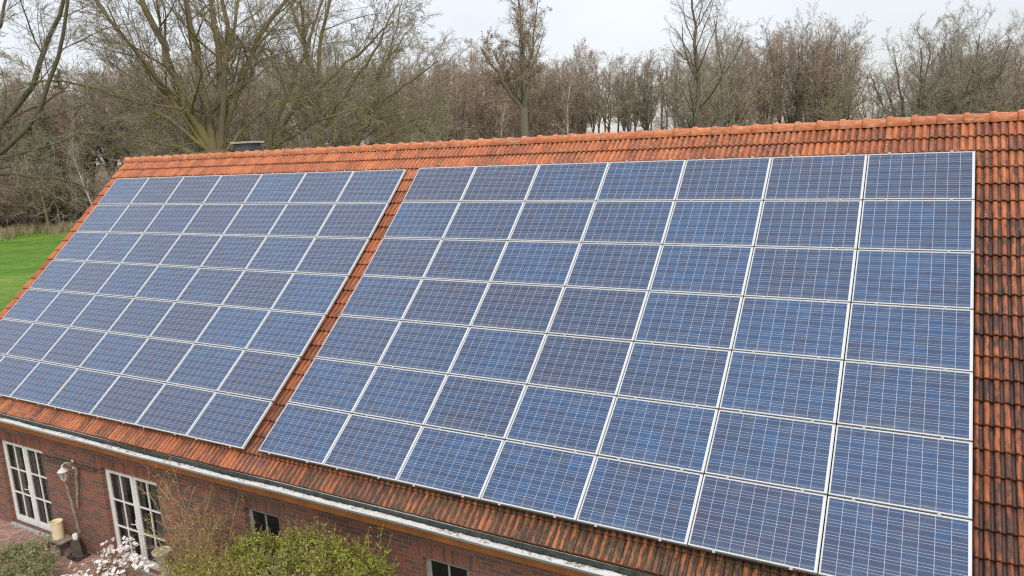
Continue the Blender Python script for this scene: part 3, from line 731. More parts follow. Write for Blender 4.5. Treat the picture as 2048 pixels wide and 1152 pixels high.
def tall(name, label, px, dist, top, seed, m_t, m_c, spread=.3, r=.38, dead=0, group=None, kinks=None, n1=26, t0=.3, ang=42):
    """a tall single tree whose top shows at image height 'top'"""
    rng = np.random.default_rng(seed); hor = 336 - .0477 * px; H = CAM_P[2] + (hor - top) * dist / F_PX; b = at_dist(px, dist)
    P, R = smooth_limb([(0, 0, 0), (rng.normal(0, .2), rng.normal(0, .2), H * .35), (rng.normal(0, .4), rng.normal(0, .4), H * .7), (rng.normal(0, .5), rng.normal(0, .5), H)], r, .04, 16)
    P[1:-1] += rng.normal(0, .06, (14, 3)); T, TR = P[None], R[None]; tp = [tubes(T, TR, 10)]
    A, AR = children(T, TR, rng, n1, t0, .97, (ang, 12), spread, .55, .42, 9, .12, .05, .02); tp.append(tubes(A, AR, 6))
    B, BR = children(A, AR, rng, 8, .15, 1, (40, 14), .42, .35, .55, 6, .13, .06, .012)
    C, CR = children(B, BR, rng, 6, .15, 1, (38, 14), .5, .3, .6, 4, .14, .05, .009)
    D, DR = children(C, CR, rng, 3, .2, 1, (34, 14), .6, .3, .75, 3, .14, .04, .008)
    ex = None
    if dead: ex = [('dead_leaves', leaves(C, rng, dead, .09, .08), M_dead)]
    return make_tree(name, label, 'tree', group, tp, [tubes(B, BR, 4), tubes(C, CR, 3), tubes(D, DR, 3)], m_t, m_c, (b[0], b[1], 0), ex)
tall('tall_tree', 'tallest dark bare tree in front of the wood right of the middle', 1392, 72, -20, 32, M_darkbark, M_greytwig, .40, .44, t0=.3, n1=22, ang=36)
tall('tall_tree', 'grey tree leaning beside the tallest dark tree in front of the wood', 1440, 80, 60, 33, M_greybark, M_browntwig, .36, .3, t0=.25)
def round_tree(name, label, px, dist, top, seed, m_t, m_c, stems=6, width=.42, group=None, fork=.22, r=.4, dead=0):
    rng = np.random.default_rng(seed); hor = 336 - .0477 * px; H = .93 * CAM_P[2] + .93 * (hor - top) * dist / F_PX; b = at_dist(px, dist)
    fk = np.array([0, 0, H * fork]); P, R = smooth_limb([(0, 0, 0), fk * .5, fk], r * 1.15, r, 6); tp = [tubes(P[None], R[None], 10)]
    LP, LR = [], []
    for i in range(stems):
        a = 2 * math.pi * (i + rng.uniform(-.3, .3)) / stems; o = rng.uniform(.35, 1) if i else .05; w = H * width * o; top_ = H * (1 - .28 * o * o)
        dr = np.array([math.cos(a), math.sin(a), 0]); q = [fk - [0, 0, .3], fk + dr * w * .35 + [0, 0, (top_ - fk[2]) * .3], fk + dr * w * .72 + [0, 0, (top_ - fk[2]) * .65], fk + dr * w + [0, 0, top_ - fk[2]]]
        P, R = smooth_limb(q, r * .55, .04, 12); P[1:-1] += rng.normal(0, .1, (10, 3)); LP.append(P); LR.append(R)
    LP, LR = np.array(LP), np.array(LR); tp.append(tubes(LP, LR, 8))
    A, AR = children(LP, LR, rng, 14, .12, 1, (46, 14), .42, .4, .45, 7, .13, .04, .016); tp.append(tubes(A, AR, 5))
    B, BR = children(A, AR, rng, 8, .15, 1, (40, 14), .44, .35, .55, 5, .13, .05, .011)
    C, CR = children(B, BR, rng, 7, .15, 1, (40, 14), .52, .3, .6, 4, .14, .03, .009)
    D, DR = children(C, CR, rng, 3, .2, 1, (36, 14), .6, .3, .75, 3, .14, .02, .008)
    return make_tree(name, label, 'tree', group, tp, [tubes(B, BR, 4), tubes(C, CR, 3), tubes(D, DR, 3)], m_t, m_c, (b[0], b[1], 0), [('dead_leaves', leaves(C, rng, dead, .085, .08), M_dead)] if dead else None)
round_tree('tall_tree', 'tall bare tree still holding brown dead leaves, above the middle of the ridge', 1050, 74, -60, 31, M_greybark, M_browntwig, 6, .17, None, .5, .4, 4200)
round_tree('round_tree', 'round-crowned dark tree standing alone left of the far right grove', 1838, 82, 92, 41, M_darkbark, M_greytwig, 8, .40, None, .27)
round_tree('round_tree', 'wide round tree at the tall middle of the far right grove', 1935, 90, 82, 42, M_darkbark, M_greytwig, 9, .42, None, .2)
round_tree('round_tree', 'low dense round tree at the right end of the grove', 2035, 86, 122, 43, M_darkbark, M_browntwig, 9, .5, None, .14)

# ------------------------------------------------------------------ the wood: a few trees built in full, then copied
def proto(name, H, seed, m_t, m_c, n1, t0, ang, spread, r, n2=8, n3=6, n4=2, tw=.013, up=.05):
    rng = np.random.default_rng(seed)
    P, R = smooth_limb([(0, 0, 0), (rng.normal(0, .4), rng.normal(0, .4), H * .35), (rng.normal(0, .7), rng.normal(0, .7), H * .7), (rng.normal(0, .8), rng.normal(0, .8), H)], r, .03, 14)
    T, TR = P[None], R[None]; tp = [tubes(T, TR, 7)]
    A, AR = children(T, TR, rng, n1, t0, .98, (ang, 12), spread, .5, .45, 7, .12, up, .02); tp.append(tubes(A, AR, 4))
    B, BR = children(A, AR, rng, n2, .15, 1, (42, 14), .42, .35, .5, 5, .16, up, .014)
    C, CR = children(B, BR, rng, n3, .1, 1, (42, 16), .5, .3, .6, 3, .18, .03, tw)
    D, DR = children(C, CR, rng, n4, .2, 1, (40, 18), .6, .3, .8, 3, .18, .02, tw * .85)
    V, F = join(tp); a = np_mesh('trunk', V, F); a.materials.append(m_t)
    V, F = join([tubes(B, BR, 3), tubes(C, CR, 3), tubes(D, DR, 3)]); c = np_mesh('crown', V, F); c.materials.append(m_c); return a, c, H
def shrub_proto(H, seed, m_t, m_c, stems=14, spread=.8, n2=9, n3=7, tw=.008, n4=2, drop=0):
    rng = np.random.default_rng(seed); a = rng.uniform(0, 2 * np.pi, stems); lean = rng.uniform(.05, spread, stems)
    D0 = np.stack([np.cos(a) * lean, np.sin(a) * lean, np.ones(stems)], 1); D0 /= np.linalg.norm(D0, axis=1, keepdims=True)
    P0 = np.stack([np.cos(a) * .25, np.sin(a) * .25, np.zeros(stems)], 1) * rng.uniform(.2, 1, (stems, 1))
    T = poly(P0, D0, H * rng.uniform(.7, 1.1, stems), 8, rng, .1, drop); TR = np.full((stems, 1), .011 * H) * np.linspace(1, .25, 8)[None]
    A, AR = children(T, TR, rng, n2, .15, 1, (40, 14), .4, .4, .5, 5, .15, .02, tw * 1.3)
    B, BR = children(A, AR, rng, n3, .1, 1, (42, 16), .5, .35, .6, 4, .18, .01, tw)
    C, CR = children(B, BR, rng, n4, .1, 1, (42, 16), .55, .35, .7, 3, .18, 0, tw * .8)
    V, F = tubes(T, TR, 5); s_ = np_mesh('stems', V, F); s_.materials.append(m_t)
    V, F = join([tubes(A, AR, 3), tubes(B, BR, 3), tubes(C, CR, 3)]); c = np_mesh('twigs', V, F); c.materials.append(m_c); return s_, c, H
def fproto(H, seed, m_t, m_c, fork, stems, width, r, n1=9, n2=9, n3=6, n4=2, tw=.013):
    rng = np.random.default_rng(seed); fk = np.array([rng.normal(0, .3), rng.normal(0, .3), H * fork]); P, R = smooth_limb([(0, 0, 0), fk * [.3, .3, .5], fk], r, r * .8, 6); tp = [tubes(P[None], R[None], 7)]
    LP, LR = [], []
    for i in range(stems):
        a = 2 * math.pi * (i + rng.uniform(-.35, .35)) / stems; o = rng.uniform(.3, 1) if i else .05; w = H * width * o; tz = (H - fk[2]) * (1 - .3 * o * o) * rng.uniform(.9, 1.02); d = np.array([math.cos(a), math.sin(a), 0])
        P, R = smooth_limb([fk - [0, 0, .3], fk + d * w * .3 + [0, 0, tz * .33], fk + d * w * .65 + [0, 0, tz * .68], fk + d * w + [0, 0, tz]], r * .5, .03, 10); P[1:-1] += rng.normal(0, .12, (8, 3)); LP.append(P); LR.append(R)
    LP, LR = np.array(LP), np.array(LR); tp.append(tubes(LP, LR, 5))
    A, AR = children(LP, LR, rng, n1 + 2, .1, 1, (40, 12), .30, .3, .45, 6, .12, .04, .02); tp.append(tubes(A, AR, 4))
    B, BR = children(A, AR, rng, n2 - 2, .15, 1, (36, 12), .45, .35, .5, 5, .12, .06, .014); C, CR = children(B, BR, rng, n3 - 1, .15, 1, (36, 12), .6, .3, .65, 3, .12, .04, tw); D, DR = children(C, CR, rng, n4, .2, 1, (32, 12), .6, .3, .8, 3, .12, .05, tw * .85)
    V, F = join(tp); a = np_mesh('trunk', V, F); a.materials.append(m_t)
    V, F = join([tubes(B, BR, 3), tubes(C, CR, 3), tubes(D, DR, 3)]); c = np_mesh('crown', V, F); c.materials.append(m_c); return a, c, H
PR = {'brown': [fproto(22, 101, M_greybark, M_browntwig, .38, 7, .26, .3), fproto(22, 102, M_darkbark, M_browntwig, .30, 7, .28, .32), fproto(22, 112, M_greybark, M_greytwig, .34, 7, .26, .3)],
      'red': [fproto(22, 103, M_greybark, M_redtwig, .25, 7, .25, .22, 10, 9, 6, 3), fproto(22, 104, M_darkbark, M_redtwig, .32, 7, .26, .24, 10, 9, 6, 3)],
      'clear': [proto('t', 22, 115, M_darkbark, M_browntwig, 22, .3, 34, .16, .2), fproto(22, 105, M_darkbark, M_greytwig, .56, 5, .15, .2), fproto(22, 106, M_greybark, M_greytwig, .46, 5, .17, .21), fproto(22, 107, M_darkbark, M_browntwig, .52, 5, .14, .18)],
      'wide': [fproto(20, 108, M_darkbark, M_greytwig, .2, 8, .36, .36, 10, 9, 6, 2), fproto(20, 109, M_darkbark, M_browntwig, .17, 8, .38, .36, 10, 9, 6, 2)],
      'olive': [proto('t', 16, 110, M_oakbark, M_olivetwig, 26, .12, 46, .38, .28, 10, 7, 3)],
      'birch': [proto('t', 20, 111, M_birch, M_redtwig, 26, .35, 34, .22, .17)],
      'shrub': [shrub_proto(5, 120, M_greybark, M_browntwig), shrub_proto(5, 121, M_greybark, M_redtwig), shrub_proto(5, 122, M_oakbark, M_olivetwig)]}
rw = random.Random(77)
def hor(px): return 336 - .0477 * px
def plant_tree(kind, px, dist, top, label, group, name='forest_tree', cat='tree', H=None):
    a, c, h = rw.choice(PR[kind]); Hn = H or (CAM_P[2] + (hor(px) - top) * dist / F_PX); b = at_dist(px, dist)
    e = empty(name, (b[0], b[1], 0), label, cat, group); k = Hn / h * (1 if kind == 'shrub' else .9); e.scale = (k * rw.uniform(.9, 1.12), k * rw.uniform(.9, 1.12), k); e.rotation_euler = (rw.uniform(-.03, .03), rw.uniform(-.03, .03), rw.uniform(0, 6.28))
    link('stems' if kind == 'shrub' else 'trunk', a, None, e); link('twigs' if kind == 'shrub' else 'crown', c, None, e); return e
def row(x0, x1, step, d0, d1, kinds, topf, label, group, jit=12):
    x = x0
    while x < x1:
        px = x + rw.uniform(-.4, .4) * step; plant_tree(rw.choice(kinds), px, rw.uniform(d0, d1), topf(px) + rw.uniform(-jit, jit * 1.6), label, group); x += step
itp = lambda *pts: (lambda x: float(np.interp(x, [p[0] for p in pts], [p[1] for p in pts])))
top_w = itp((-600, 150), (0, 170), (130, 165), (250, 130), (500, 110), (800, 110), (900, 95), (1000, 105), (1150, 108), (1260, 112), (1350, 104), (1450, 84), (1520, 62), (1600, 55), (1680, 70), (1730, 110), (1790, 200), (1850, 105), (1950, 92), (2050, 122), (2400, 112))
LA = ('bare brown tree in the wood beyond the green meadow and left gable', 'trees of the wood beyond the meadow')
for st, d0, d1 in ((42, 126, 131), (42, 132, 140), (44, 142, 152)): row(-420, 300, st, d0, d1, ['brown', 'red', 'brown', 'red'], top_w, *LA)
LB = ('bare brown tree of the dense wood directly behind the big oaks', 'trees of the wood behind the oaks')
for st, d0, d1 in ((44, 100, 108), (44, 110, 120), (48, 122, 138)): row(310, 880, st, d0, d1, ['brown', 'red', 'red', 'brown'], top_w, *LB)
LC = ('reddish or brown bare tree of the dense wood around the dead-leaved tall tree', 'trees of the wood behind the dead-leaved tree')
for st, d0, d1 in ((34, 96, 106), (36, 108, 120), (40, 122, 138)): row(890, 1150, st, d0, d1, ['brown', 'red', 'red', 'brown'], top_w, *LC)
LD = ('thin straight clear-stemmed tree in the stand with sky between its trunks', 'clear-stemmed trees of the open stand')
for st, d0, d1 in ((21, 98, 108), (22, 110, 122), (26, 126, 150)): row(1150, 1385, st + 4, d0, d1, ['clear'], top_w, *LD)
LE = ('bare brown tree of the dense wood between the tallest dark tree and the gap', 'trees of the wood right of the tallest tree')
for st, d0, d1 in ((38, 92, 104), (40, 106, 118), (44, 120, 136)): row(1400, 1700, st, d0, d1, ['brown', 'red', 'brown', 'red', 'clear'], top_w, *LE)
LF = ('grey-brown spreading tree in the grove at the right end of the ridge', 'trees of the far right grove')
for st, d0, d1 in ((44, 94, 104), (48, 106, 116), (52, 118, 130)): row(1875, 2420, st, d0, d1, ['wide', 'wide', 'brown'], top_w, *LF)
for px, d, tp_ in ((1775, 118, 195), (1745, 110, 150), (1800, 124, 200)): plant_tree('wide', px, d, tp_, 'small thin bare tree in the gap of the wood left of the grove', 'small trees in the gap')
for px, d, tp_, lb in ((188, 92, 215, 'leaning white-barked birch standing just past the upper left roof corner'), (1140, 92, 80, 'white-barked birch at the left end of the clear-stemmed stand'), (590, 78, 150, 'white-barked birch seen between the oaks'), (1010, 90, 150, 'white-barked birch below the dead-leaved tall tree')):
    t_ = plant_tree('birch', px, d, tp_, lb, None, 'birch_tree')
    if px == 188: t_.rotation_euler = Matrix.Rotation(rad(-13), 3, Vector(DV)).to_euler()
for px, d, tp_, lb in ((800, 62, 150, 'olive-green twiggy tree left of the dead-leaved tall tree'), (880, 74, 175, 'low olive twiggy tree close to the ridge beside the dead-leaved tree'), (1682, 84, 130, 'golden-brown twiggy tree in the wood left of the gap'), (300, 70, 225, 'low olive twiggy tree left of the chimney'), (70, 119, 265, 'low olive twiggy tree at the near end of the meadow edge')):
    plant_tree('olive', px, d, tp_, lb, None, 'olive_tree')
LS = ('leafless brown shrub in the undergrowth beneath the wood', 'shrubs of the undergrowth')
x = -300
while x < 1750:
    d = 100 if x < 320 else rw.uniform(74, 98)
    if not 1165 < x < 1370:
        plant_tree('shrub', x + rw.uniform(-14, 14), (123 + rw.uniform(-1, 5)) if x < 240 else d, 0, *LS, 'shrub', 'shrub', H=rw.uniform(5.5, 9.5) if x < 1150 else rw.uniform(3.5, 7))
    x += 20 if x < 240 else 20 if x < 1150 else 28
# ivy-clad trunks and dark spruces at the meadow edge
def ivy_tree(px, dist, top, seed, label):
    rng = np.random.default_rng(seed); b = at_dist(px, dist); H = CAM_P[2] + (hor(px) - top) * dist / F_PX
    P, R = smooth_limb([(0, 0, 0), (.2, 0, H * .5), (.1, .2, H)], .3, .06, 12); T, TR = P[None], R[None]
    A, AR = children(T, TR, rng, 16, .45, .98, (48, 12), .25, .4, .4, 6, .14, .03, .02); B, BR = children(A, AR, rng, 8, .15, 1, (44, 14), .45, .3, .5, 4, .18, .03, .012); C, CR = children(B, BR, rng, 6, .1, 1, (44, 14), .5, .3, .6, 3, .18, .03, .010)
    L, _ = children(T, TR, rng, 90, .1, .8, (70, 14), .07, .3, .3, 4, .2, 0, .01)
    make_tree('ivy_tree', label, 'tree', None, [tubes(T, TR, 8), tubes(A, AR, 4)], [tubes(B, BR, 3), tubes(C, CR, 3)], M_greybark, M_browntwig, (b[0], b[1], 0), [('ivy', leaves(L, rng, 5000, .10, .16), M_ivy)])
ivy_tree(92, 122, 190, 51, 'bare tree with a dark ivy-clad trunk at the meadow edge')
ivy_tree(62, 125, 210, 52, 'thinner ivy-clad tree left of the darker ivy trunk by the meadow')
M_needle = plain('spruce_needle', (.085, .095, .06), .8, .3, 2)
def spruce(px, dist, top, seed, label):
    rng = np.random.default_rng(seed); b = at_dist(px, dist); H = CAM_P[2] + (hor(px) - top) * dist / F_PX
    P, R = smooth_limb([(0, 0, 0), (0, 0, H * .5), (0, 0, H)], .28, .03, 12); T, TR = P[None], R[None]
    A, AR = children(T, TR, rng, 110, .12, .99, (82, 8), .17, .9, .3, 6, .06, -.05, .015); B, BR = children(A, AR, rng, 8, .1, 1, (55, 10), .35, .5, .5, 3, .1, -.05, .01)
    make_tree('spruce_tree', label, 'tree', None, [tubes(T, TR, 7), tubes(A, AR, 3)], [tubes(B, BR, 3), leaves(B, rng, 9000, .16, .08)], M_darkbark, M_needle, (b[0], b[1], 0))
spruce(138, 134, 175, 53, 'dark green spruce poking out of the brown wood by the meadow')
spruce(262, 134, 180, 54, 'dark spruce half hidden behind the left limbs of the big oak')
# dry reeds along the meadow's far edge: uncountable
rg = np.random.default_rng(8); n = 7000; px = rg.uniform(-300, 260, n); dd = 119 + 3 * np.sin(px * .05) + 2 * np.sin(px * .13 + 1) + rg.normal(0, 3.2, n)
B0 = np.array([at_dist(a, b) for a, b in zip(px, dd)]); B0[:, 2] = 0; h = rg.uniform(.5, 1.3, n)[:, None]; w = rg.uniform(.02, .05, n)[:, None]
lean = rg.normal(0, .25, (n, 3)); lean[:, 2] = 1; sd_ = rg.normal(0, 1, (n, 3)); sd_[:, 2] = 0; sd_ /= np.linalg.norm(sd_, axis=1, keepdims=True)
V = np.stack([B0 - sd_ * w, B0 + sd_ * w, B0 + lean * h + sd_ * w * .3, B0 + lean * h - sd_ * w * .3], 1).reshape(-1, 3)
M_reed = plain('dry_reed', (.29, .24, .135), .9, .45, .35)
tag(link('dry_reed_grass', np_mesh('dry_reed_grass', V, np.arange(4 * n).reshape(-1, 4), False), M_reed), 'pale dry reed grass along the far edge of the meadow', 'grass', kind='stuff')

# ------------------------------------------------------------------ garden in front of the wall
M_bushleaf = Mat('bush_leaf', .5, .4); _f = M_bushleaf.noise(M_bushleaf.coord(), 3.5, 5); _g = M_bushleaf.noise(M_bushleaf.coord(), 40, 2)
M_bushleaf.base(M_bushleaf.ramp(M_bushleaf.math('ADD', M_bushleaf.math('MULTIPLY', _f, .6), M_bushleaf.math('MULTIPLY', _g, .4)), [(.3, (.10, .12, .018)), (.5, (.24, .26, .035)), (.7, (.40, .37, .065))])); M_bushleaf = M_bushleaf.m
M_greyleaf = plain('grey_green_leaf', (.19, .235, .10), .55, .45, 9)
M_stem = plain('tan_stem', (.36, .26, .14), .8, .35, 9)
M_bud = plain('yellow_bud', (.46, .32, .07), .6, .35, 12)
M_petal = plain('white_petal', (.86, .79, .77), .5, .08, 9)
M_cream = plain('cream_glaze', (.80, .69, .44), .32, .08, 3, .5)
M_stone = plain('lichen_stone', (.52, .50, .38), .85, .2, 14, .2, 0, .4)
M_oldwood = plain('weathered_wood', (.27, .225, .18), .85, .35, 12, .2, 0, .4)
M_blackwood = plain('dark_wood', (.085, .07, .055), .75, .4, 9, .3, 0, .3)
def clump_plant(name, label, cat, clumps, leafn, leafs, m_leaf, m_stem, seed, root, per=60, lname='foliage'):
    rng = np.random.default_rng(seed); e = empty(name, (root[0], root[1], 0), label, cat); o = np.array([root[0], root[1], 0]); T, TR = [], []; Ls = []
    for (c, r) in clumps:
        c = np.array(c) - o; q = [(rng.normal(0, .08), rng.normal(0, .08), 0), c * [.5, .5, .45], c - [0, 0, r * .3]]
        P, R = smooth_limb(q, .018, .007, 8); T.append(P); TR.append(R)
        d = rng.normal(0, 1, (per, 3)); d[:, 2] = np.abs(d[:, 2]) * .9 + .05; d /= np.linalg.norm(d, axis=1, keepdims=True)
        L = poly(np.tile(c - [0, 0, r * .35], (per, 1)) + rng.normal(0, r * .18, (per, 3)), d, r * rng.uniform(.6, 1.7, per), 6, rng, .14, .02); Ls.append(L)
    L = np.concatenate(Ls); V, F = join([tubes(np.array(T), np.array(TR), 6), tubes(L, np.full(L.shape[:2], .0035), 3)])
    link('stems', np_mesh('stems', V, F), m_stem, e)
    V, F = leaves(L, rng, leafn, leafs, .022); f = link(lname, np_mesh(lname, V, F, False), m_leaf, e); f['kind'] = 'stuff'; return e
cl = []
for px, py, y, r in ((470, 1105, -5.6, .30), (505, 1075, -5.55, .27), (545, 1090, -5.6, .30), (590, 1075, -5.6, .30), (625, 1078, -5.65, .32), (660, 1092, -5.7, .32), (700, 1112, -5.65, .30), (738, 1128, -5.6, .27), (768, 1148, -5.6, .24),
                     (520, 1125, -5.95, .34), (580, 1120, -6.0, .36), (640, 1130, -6.05, .36), (700, 1150, -6.0, .34), (480, 1150, -6.0, .36), (550, 1165, -6.3, .4), (620, 1170, -6.35, .4), (690, 1190, -6.3, .4), (760, 1195, -5.9, .34), (500, 1200, -6.2, .4), (455, 1140, -5.7, .26)):
    p = at_plane(px, py, y); cl.append((p, r * .78))
for x in np.linspace(-1.2, 2.6, 8): cl.append((np.array([x, -5.8, 1.0]), .5)); cl.append((np.array([x, -6.2, 1.7]), .42))
clump_plant('evergreen_bush', 'loose yellow-green evergreen bush in front of the wall between the two small windows', 'bush', cl, 26000, .025, M_bushleaf, M_stem, 61, (.8, -5.9), 70)
cl = [(at_plane(px, py, y), r) for px, py, y, r in ((12, 1110, -6.2, .3), (38, 1098, -6.15, .26), (72, 1095, -6.1, .28), (95, 1118, -6.1, .22), (50, 1130, -6.4, .32), (15, 1145, -6.5, .32), (85, 1145, -6.35, .28), (-20, 1120, -6.3, .3), (-10, 1160, -6.7, .34), (60, 1165, -6.7, .34))]
clump_plant('grey_green_shrub', 'loose grey-green leafy shrub on the paving below the left door', 'shrub', cl, 5200, .03, M_greyleaf, M_stem, 62, (-6.4, -6.4), 34)
bs = [o for o in COL.objects if o.name.startswith('evergreen_bush')][0]
rng = np.random.default_rng(66); P0 = np.array([at_plane(rng.uniform(450, 770), 1105 + rng.uniform(0, 60), rng.uniform(-6.1, -5.5)) for _ in range(90)]) - np.array(bs.location)
sh = poly(P0, np.stack([rng.normal(.05, .35, 90), rng.normal(-.1, .3, 90), np.ones(90)], 1), rng.uniform(.25, .62, 90), 7, rng, .12, 0); V, F = tubes(sh, np.full((90, 7), .004), 3); V2, F2 = leaves(sh, rng, 1700, .022, .02)
V, F = join([(V, F), (V2, F2)]); o = link('young_growth', np_mesh('young_growth', V, F, False), M_bushleaf, bs); o['kind'] = 'stuff'
# leafless shrub with yellow buds
rng = np.random.default_rng(63); sx, sy = -1.42, -5.72; n = 26
a = rng.uniform(0, 2 * np.pi, n); ln = rng.uniform(.02, .42, n); D0 = np.stack([np.cos(a) * ln, np.sin(a) * ln * .6, np.ones(n)], 1); D0 /= np.linalg.norm(D0, axis=1, keepdims=True)
T = poly(rng.normal(0, .12, (n, 3)) * [1, .6, 0], D0, rng.uniform(1.7, 3.25, n), 12, rng, .07, -.004); TR = np.full((n, 1), .013) * np.linspace(1, .3, 12)[None]
A, AR = children(T, TR, rng, 9, .15, 1, (34, 12), .34, .5, .6, 6, .12, .03, .0045); B, BR = children(A, AR, rng, 6, .1, 1, (40, 14), .5, .4, .7, 4, .16, .02, .003)
e = empty('budding_shrub', (sx, sy, 0), 'leafless tan shrub with small yellow buds right of the second door', 'shrub')
V, F = tubes(T, TR, 6); link('stems', np_mesh('stems', V, F), M_stem, e); V, F = join([tubes(A, AR, 4), tubes(B, BR, 3)]); link('twigs', np_mesh('twigs', V, F), M_stem, e)
V, F = leaves(B, rng, 5200, .013, .012); o = link('buds', np_mesh('buds', V, F, False), M_bud, e); o['kind'] = 'stuff'
# magnolia full of white blossom
rng = np.random.default_rng(64); root = np.array([-4.55, -6.0, 0]); e = empty('magnolia_shrub', root, 'magnolia shrub covered in white star-shaped blossom before the second door', 'shrub')
bl = []
for px, py, y, k in ((215, 1105, -5.8, 26), (250, 1100, -5.75, 22), (245, 1122, -5.85, 26), (275, 1120, -5.8, 20), (285, 1135, -5.85, 14), (205, 1128, -5.95, 22), (170, 1150, -6.15, 18), (215, 1150, -6.1, 26), (150, 1158, -6.25, 10), (240, 1152, -6.05, 18), (195, 1172, -6.3, 24), (120, 1165, -6.3, 5), (260, 1090, -5.7, 8), (150, 1135, -6.0, 3), (240, 1180, -6.3, 22)):
    p = at_plane(px, py, y) - root; bl.append(p + rng.normal(0, .085, (int(k * 1.5), 3)) * [1, 1, .8])
BC = np.concatenate(bl); M = len(BC)
q = np.stack([BC * [.0, .0, 0], BC * [.35, .35, .35] + rng.normal(0, .05, (M, 3)), BC * [.75, .75, .72] + rng.normal(0, .05, (M, 3)), BC], 1)
V, F = tubes(q, np.full((M, 1), 1.) * np.array([[.012, .008, .004, .002]]), 5); link('branches', np_mesh('branches', V, F), M_stem, e)
V, F = [], []; b = 0
for c in BC:
    ax = rng.normal(0, .5, 3) + [0, -.3, .8]; ax /= np.linalg.norm(ax); u = np.cross(ax, [1, .2, 0]); u /= np.linalg.norm(u); w_ = np.cross(ax, u); m = rng.integers(9, 13)
    for i in range(m):
        t = 2 * np.pi * i / m + rng.normal(0, .15); d = np.cos(t) * u + np.sin(t) * w_; s_ = np.cross(ax, d); l = rng.uniform(.035, .055); k = rng.uniform(.1, .6)
        V += [c, c + d * l * .6 + ax * l * k * .5 + s_ * .010, c + d * l + ax * l * k * .6, c + d * l * .6 + ax * l * k * .5 - s_ * .010]; F.append((b, b + 1, b + 2, b + 3)); b += 4
o = link('blossoms', np_mesh('blossoms', np.array(V), np.array(F), False), M_petal, e); o['kind'] = 'stuff'
# pot on a stool, iron stand, urn
p = at_plane(124, 1100, -5.22); px_, py_ = p[0], -5.22
st = empty('wooden_stool', (px_, py_, .012), 'low dark wooden stool against the wall carrying the cream pot', 'stool')
MB().box(-.30, .30, -.17, .17, .27, .31).build('seat', M_oldwood, st, bevel=.008)
for sx_ in (-1, 1):
    for sy_ in (-1, 1):
        mb = MB(); v = []
        for z, o_, h_ in ((0, .27, .022), (.268, .235, .028)):
            for i, j in ((-1, -1), (1, -1), (1, 1), (-1, 1)): v.append((sx_ * o_ + i * h_, sy_ * (.13 if z else .15) + j * h_, z))
        mb.add(v, [(0, 3, 2, 1), (4, 5, 6, 7), (0, 1, 5, 4), (1, 2, 6, 5), (2, 3, 7, 6), (3, 0, 4, 7)]); mb.build('leg', M_blackwood, st)
MB().box(-.22, .22, -.142, -.122, .17, .25).build('apron', M_blackwood, st, bevel=.004)
pot = empty('cream_pot', (px_ - .02, py_ - .01, .323), 'tall cream glazed cylindrical pot standing on the stool by the left door', 'pot')
pot.scale = (.78, .78, .84)
MB().lathe([(.148, 0), (.158, .01), (.160, .2), (.162, .44), (.176, .455), (.18, .475), (.176, .492), (.160, .494), (.15, .48), (.146, .30), (.0, .29)], n=32, cap=False).build('body', M_cream, pot, smooth=True)
MB().lathe([(.0, .3), (.145, .302), (.0, .306)], n=24, cap=False).build('soil', M_soil, pot)
p = at_plane(160, 1106, -5.2); ir = empty('iron_stand', (p[0], -5.24, .012), 'dark tapered iron stand with a white top beside the wooden stool', 'garden ornament')
MB().box(-.20, .20, -.16, .16, 0, .06).build('base', M_dark, ir, bevel=.01)
MB().lathe([(.2, .062), (.185, .12), (.12, .40), (.13, .42), (.10, .45)], n=4).build('body', M_blackwood, ir)
MB().box(-.03, .03, -.19, -.15, .08, .2).box(.04, .12, -.19, -.14, .06, .13).build('relief', M_dark, ir, bevel=.01)
MB().lathe([(.055, .452), (.058, .56), (.05, .575)], n=16).build('candle', M_white, ir, smooth=True)
p = at_plane(323, 1102, -5.35); ur = empty('stone_urn', (p[0], -5.35, .01), 'pale lichened stone urn at the right foot of the second door', 'urn'); hz_ = p[2]
MB().lathe([(.16, 0), (.16, .05), (.08, .10), (.06, hz_ - .36), (.09, hz_ - .30)], n=20).build('pedestal', M_stone, ur, smooth=True)
MB().lathe([(.07, hz_ - .298), (.13, hz_ - .2), (.165, hz_ - .05), (.185, hz_ - .03), (.185, hz_), (.165, hz_ + .004), (.15, hz_ - .05), (.0, hz_ - .06)], n=28, cap=False).build('bowl', M_stone, ur, smooth=True)
# wall lantern
p = at_plane(126, 945, -5.28); lz = p[2]
la = empty('wall_lantern', (p[0], -5.28, lz - .17), 'white wall lantern on a curled bracket between the two doors', 'lantern')
MB().lathe([(.02, -.04), (.026, -.02), (.055, 0), (.06, .012)], n=6).build('base', M_white, la)
mb = MB()
for i in range(6):
    a0 = 2 * math.pi * i / 6; mb.tube([(.056 * math.cos(a0), .056 * math.sin(a0), .012), (.10 * math.cos(a0), .10 * math.sin(a0), .215)], [.007, .007], 4)
mb.build('cage', M_white, la)
M_lampglass = glass_mat('lantern_glass', (.30, .31, .30), .55)
MB().lathe([(.052, .0135), (.094, .213)], n=6, cap=False).build('glass', M_lampglass, la)
MB().lathe([(.125, .217), (.13, .228), (.10, .262), (.045, .30), (.028, .315), (.03, .33), (.014, .345), (.022, .37), (.0, .40)], n=12, cap=False).build('cap', M_white, la, smooth=True)
la.scale = (.88, .88, .88)
cv = [(0, 0, .37), (.0, .04, .40), (.0, .10, .415), (.0, .17, .39), (.0, .225, .33), (.0, .24, .28)]
MB().tube(cv, [.011] * 6, 6).tube([(0, .10, .40), (0, .16, .33), (0, .238, .26)], [.008] * 3, 6).box(-.035, .035, .262, .279, .18, .42).build('bracket', M_white, la)
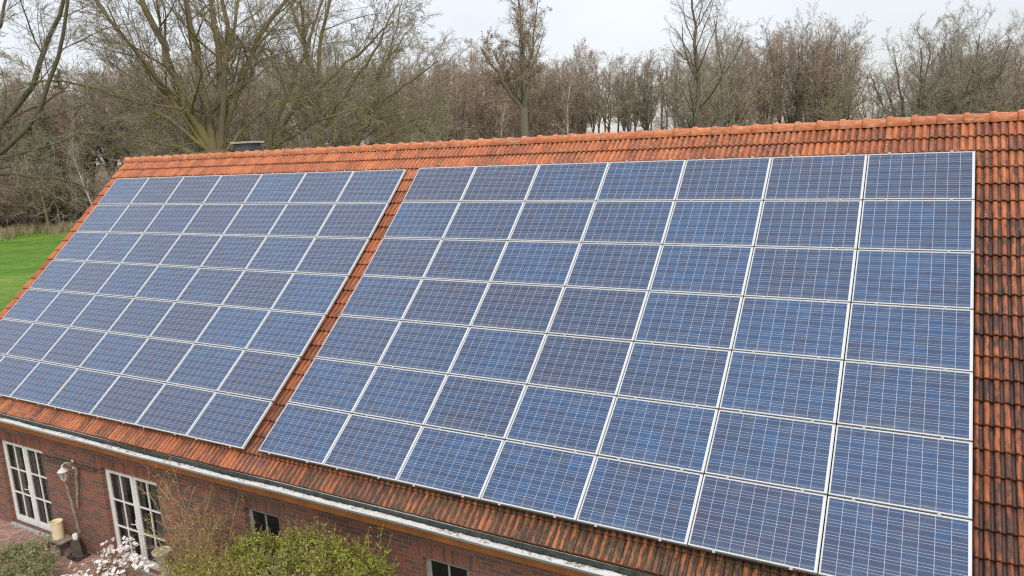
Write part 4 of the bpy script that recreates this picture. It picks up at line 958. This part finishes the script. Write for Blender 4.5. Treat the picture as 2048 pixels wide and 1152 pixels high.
# old wooden trellis on the wall
A_ = [at_plane(x, y, -5.06) for x, y in ((86, 913), (190, 941), (153, 932), (156, 1014), (138, 962), (150, 1010), (161, 1064))]
tr = empty('wooden_trellis', (A_[2][0], -5.06, A_[6][2]), 'weathered wooden rail and leaning poles fixed on the brick wall beside the lantern', 'trellis'); oo = np.array([A_[2][0], -5.06, A_[6][2]])
B_ = [q - oo for q in A_]
def rpole(pts, r, m, nm):
    pts = np.array(pts); P, R = smooth_limb(pts, r, r * .8, 10); P[1:-1] += np.random.default_rng(int(r * 1e4)).normal(0, .007, (8, 3)); mb = MB(); mb.tube(P, R, 8); mb.build(nm, m, tr)
rpole([B_[0], (B_[0] + B_[1]) / 2, B_[1]], .042, M_blackwood, 'rail')
rpole([B_[2] + [0, -.02, -.04], (B_[2] + B_[3]) / 2, B_[3]], .034, M_oldwood, 'post'); rpole([B_[4] + [0, -.07, 0], B_[5] + [0, -.05, 0], B_[6] + [0, -.01, 0]], .036, M_oldwood, 'pole')
# far wind turbine, only a blade tip reaches into the picture
bt = at_dist(2084, 900); tu = empty('wind_turbine', (bt[0], bt[1], 0), 'distant wind turbine with red banded blade tip at the upper right corner', 'wind turbine')
HB = CAM_P[2] + (hor(2084) - 88) * 900 / F_PX; M_tw = plain('turbine_white', (.5, .5, .5), .5, .03); M_tr = plain('turbine_red', (.30, .05, .05), .5, .05)
mb = MB(); mb.lathe([(2.2, 0), (1.3, HB - 1.6)], n=16); mb.build('tower', M_tw, tu)
nd = -DV; mb = MB(); mb.tube([DV * 4 + [0, 0, HB], -DV * 3.5 + [0, 0, HB]], [1.5, 1.3], 8); mb.build('nacelle', M_tw, tu)
for k in range(3):
    th = math.radians(139 + 120 * k); d = RV * math.cos(th) + np.array([0, 0, math.sin(th)]); h0 = -DV * 4.2 + np.array([0, 0, HB]); me_ = []
    mb = MB(); mb.tube([h0 + d * s_ for s_ in (0, 6, 12, 25, 40, 52)], [.9, 1.0, 1.4, 1.0, .7, .35], 6); o = mb.build('blade', M_tw, tu); o.data.materials.append(M_tr)
    for p_ in o.data.polygons:
        s_ = (np.array(p_.center) - h0) @ d
        if s_ > 40 or 12 < s_ < 25: p_.material_index = 1
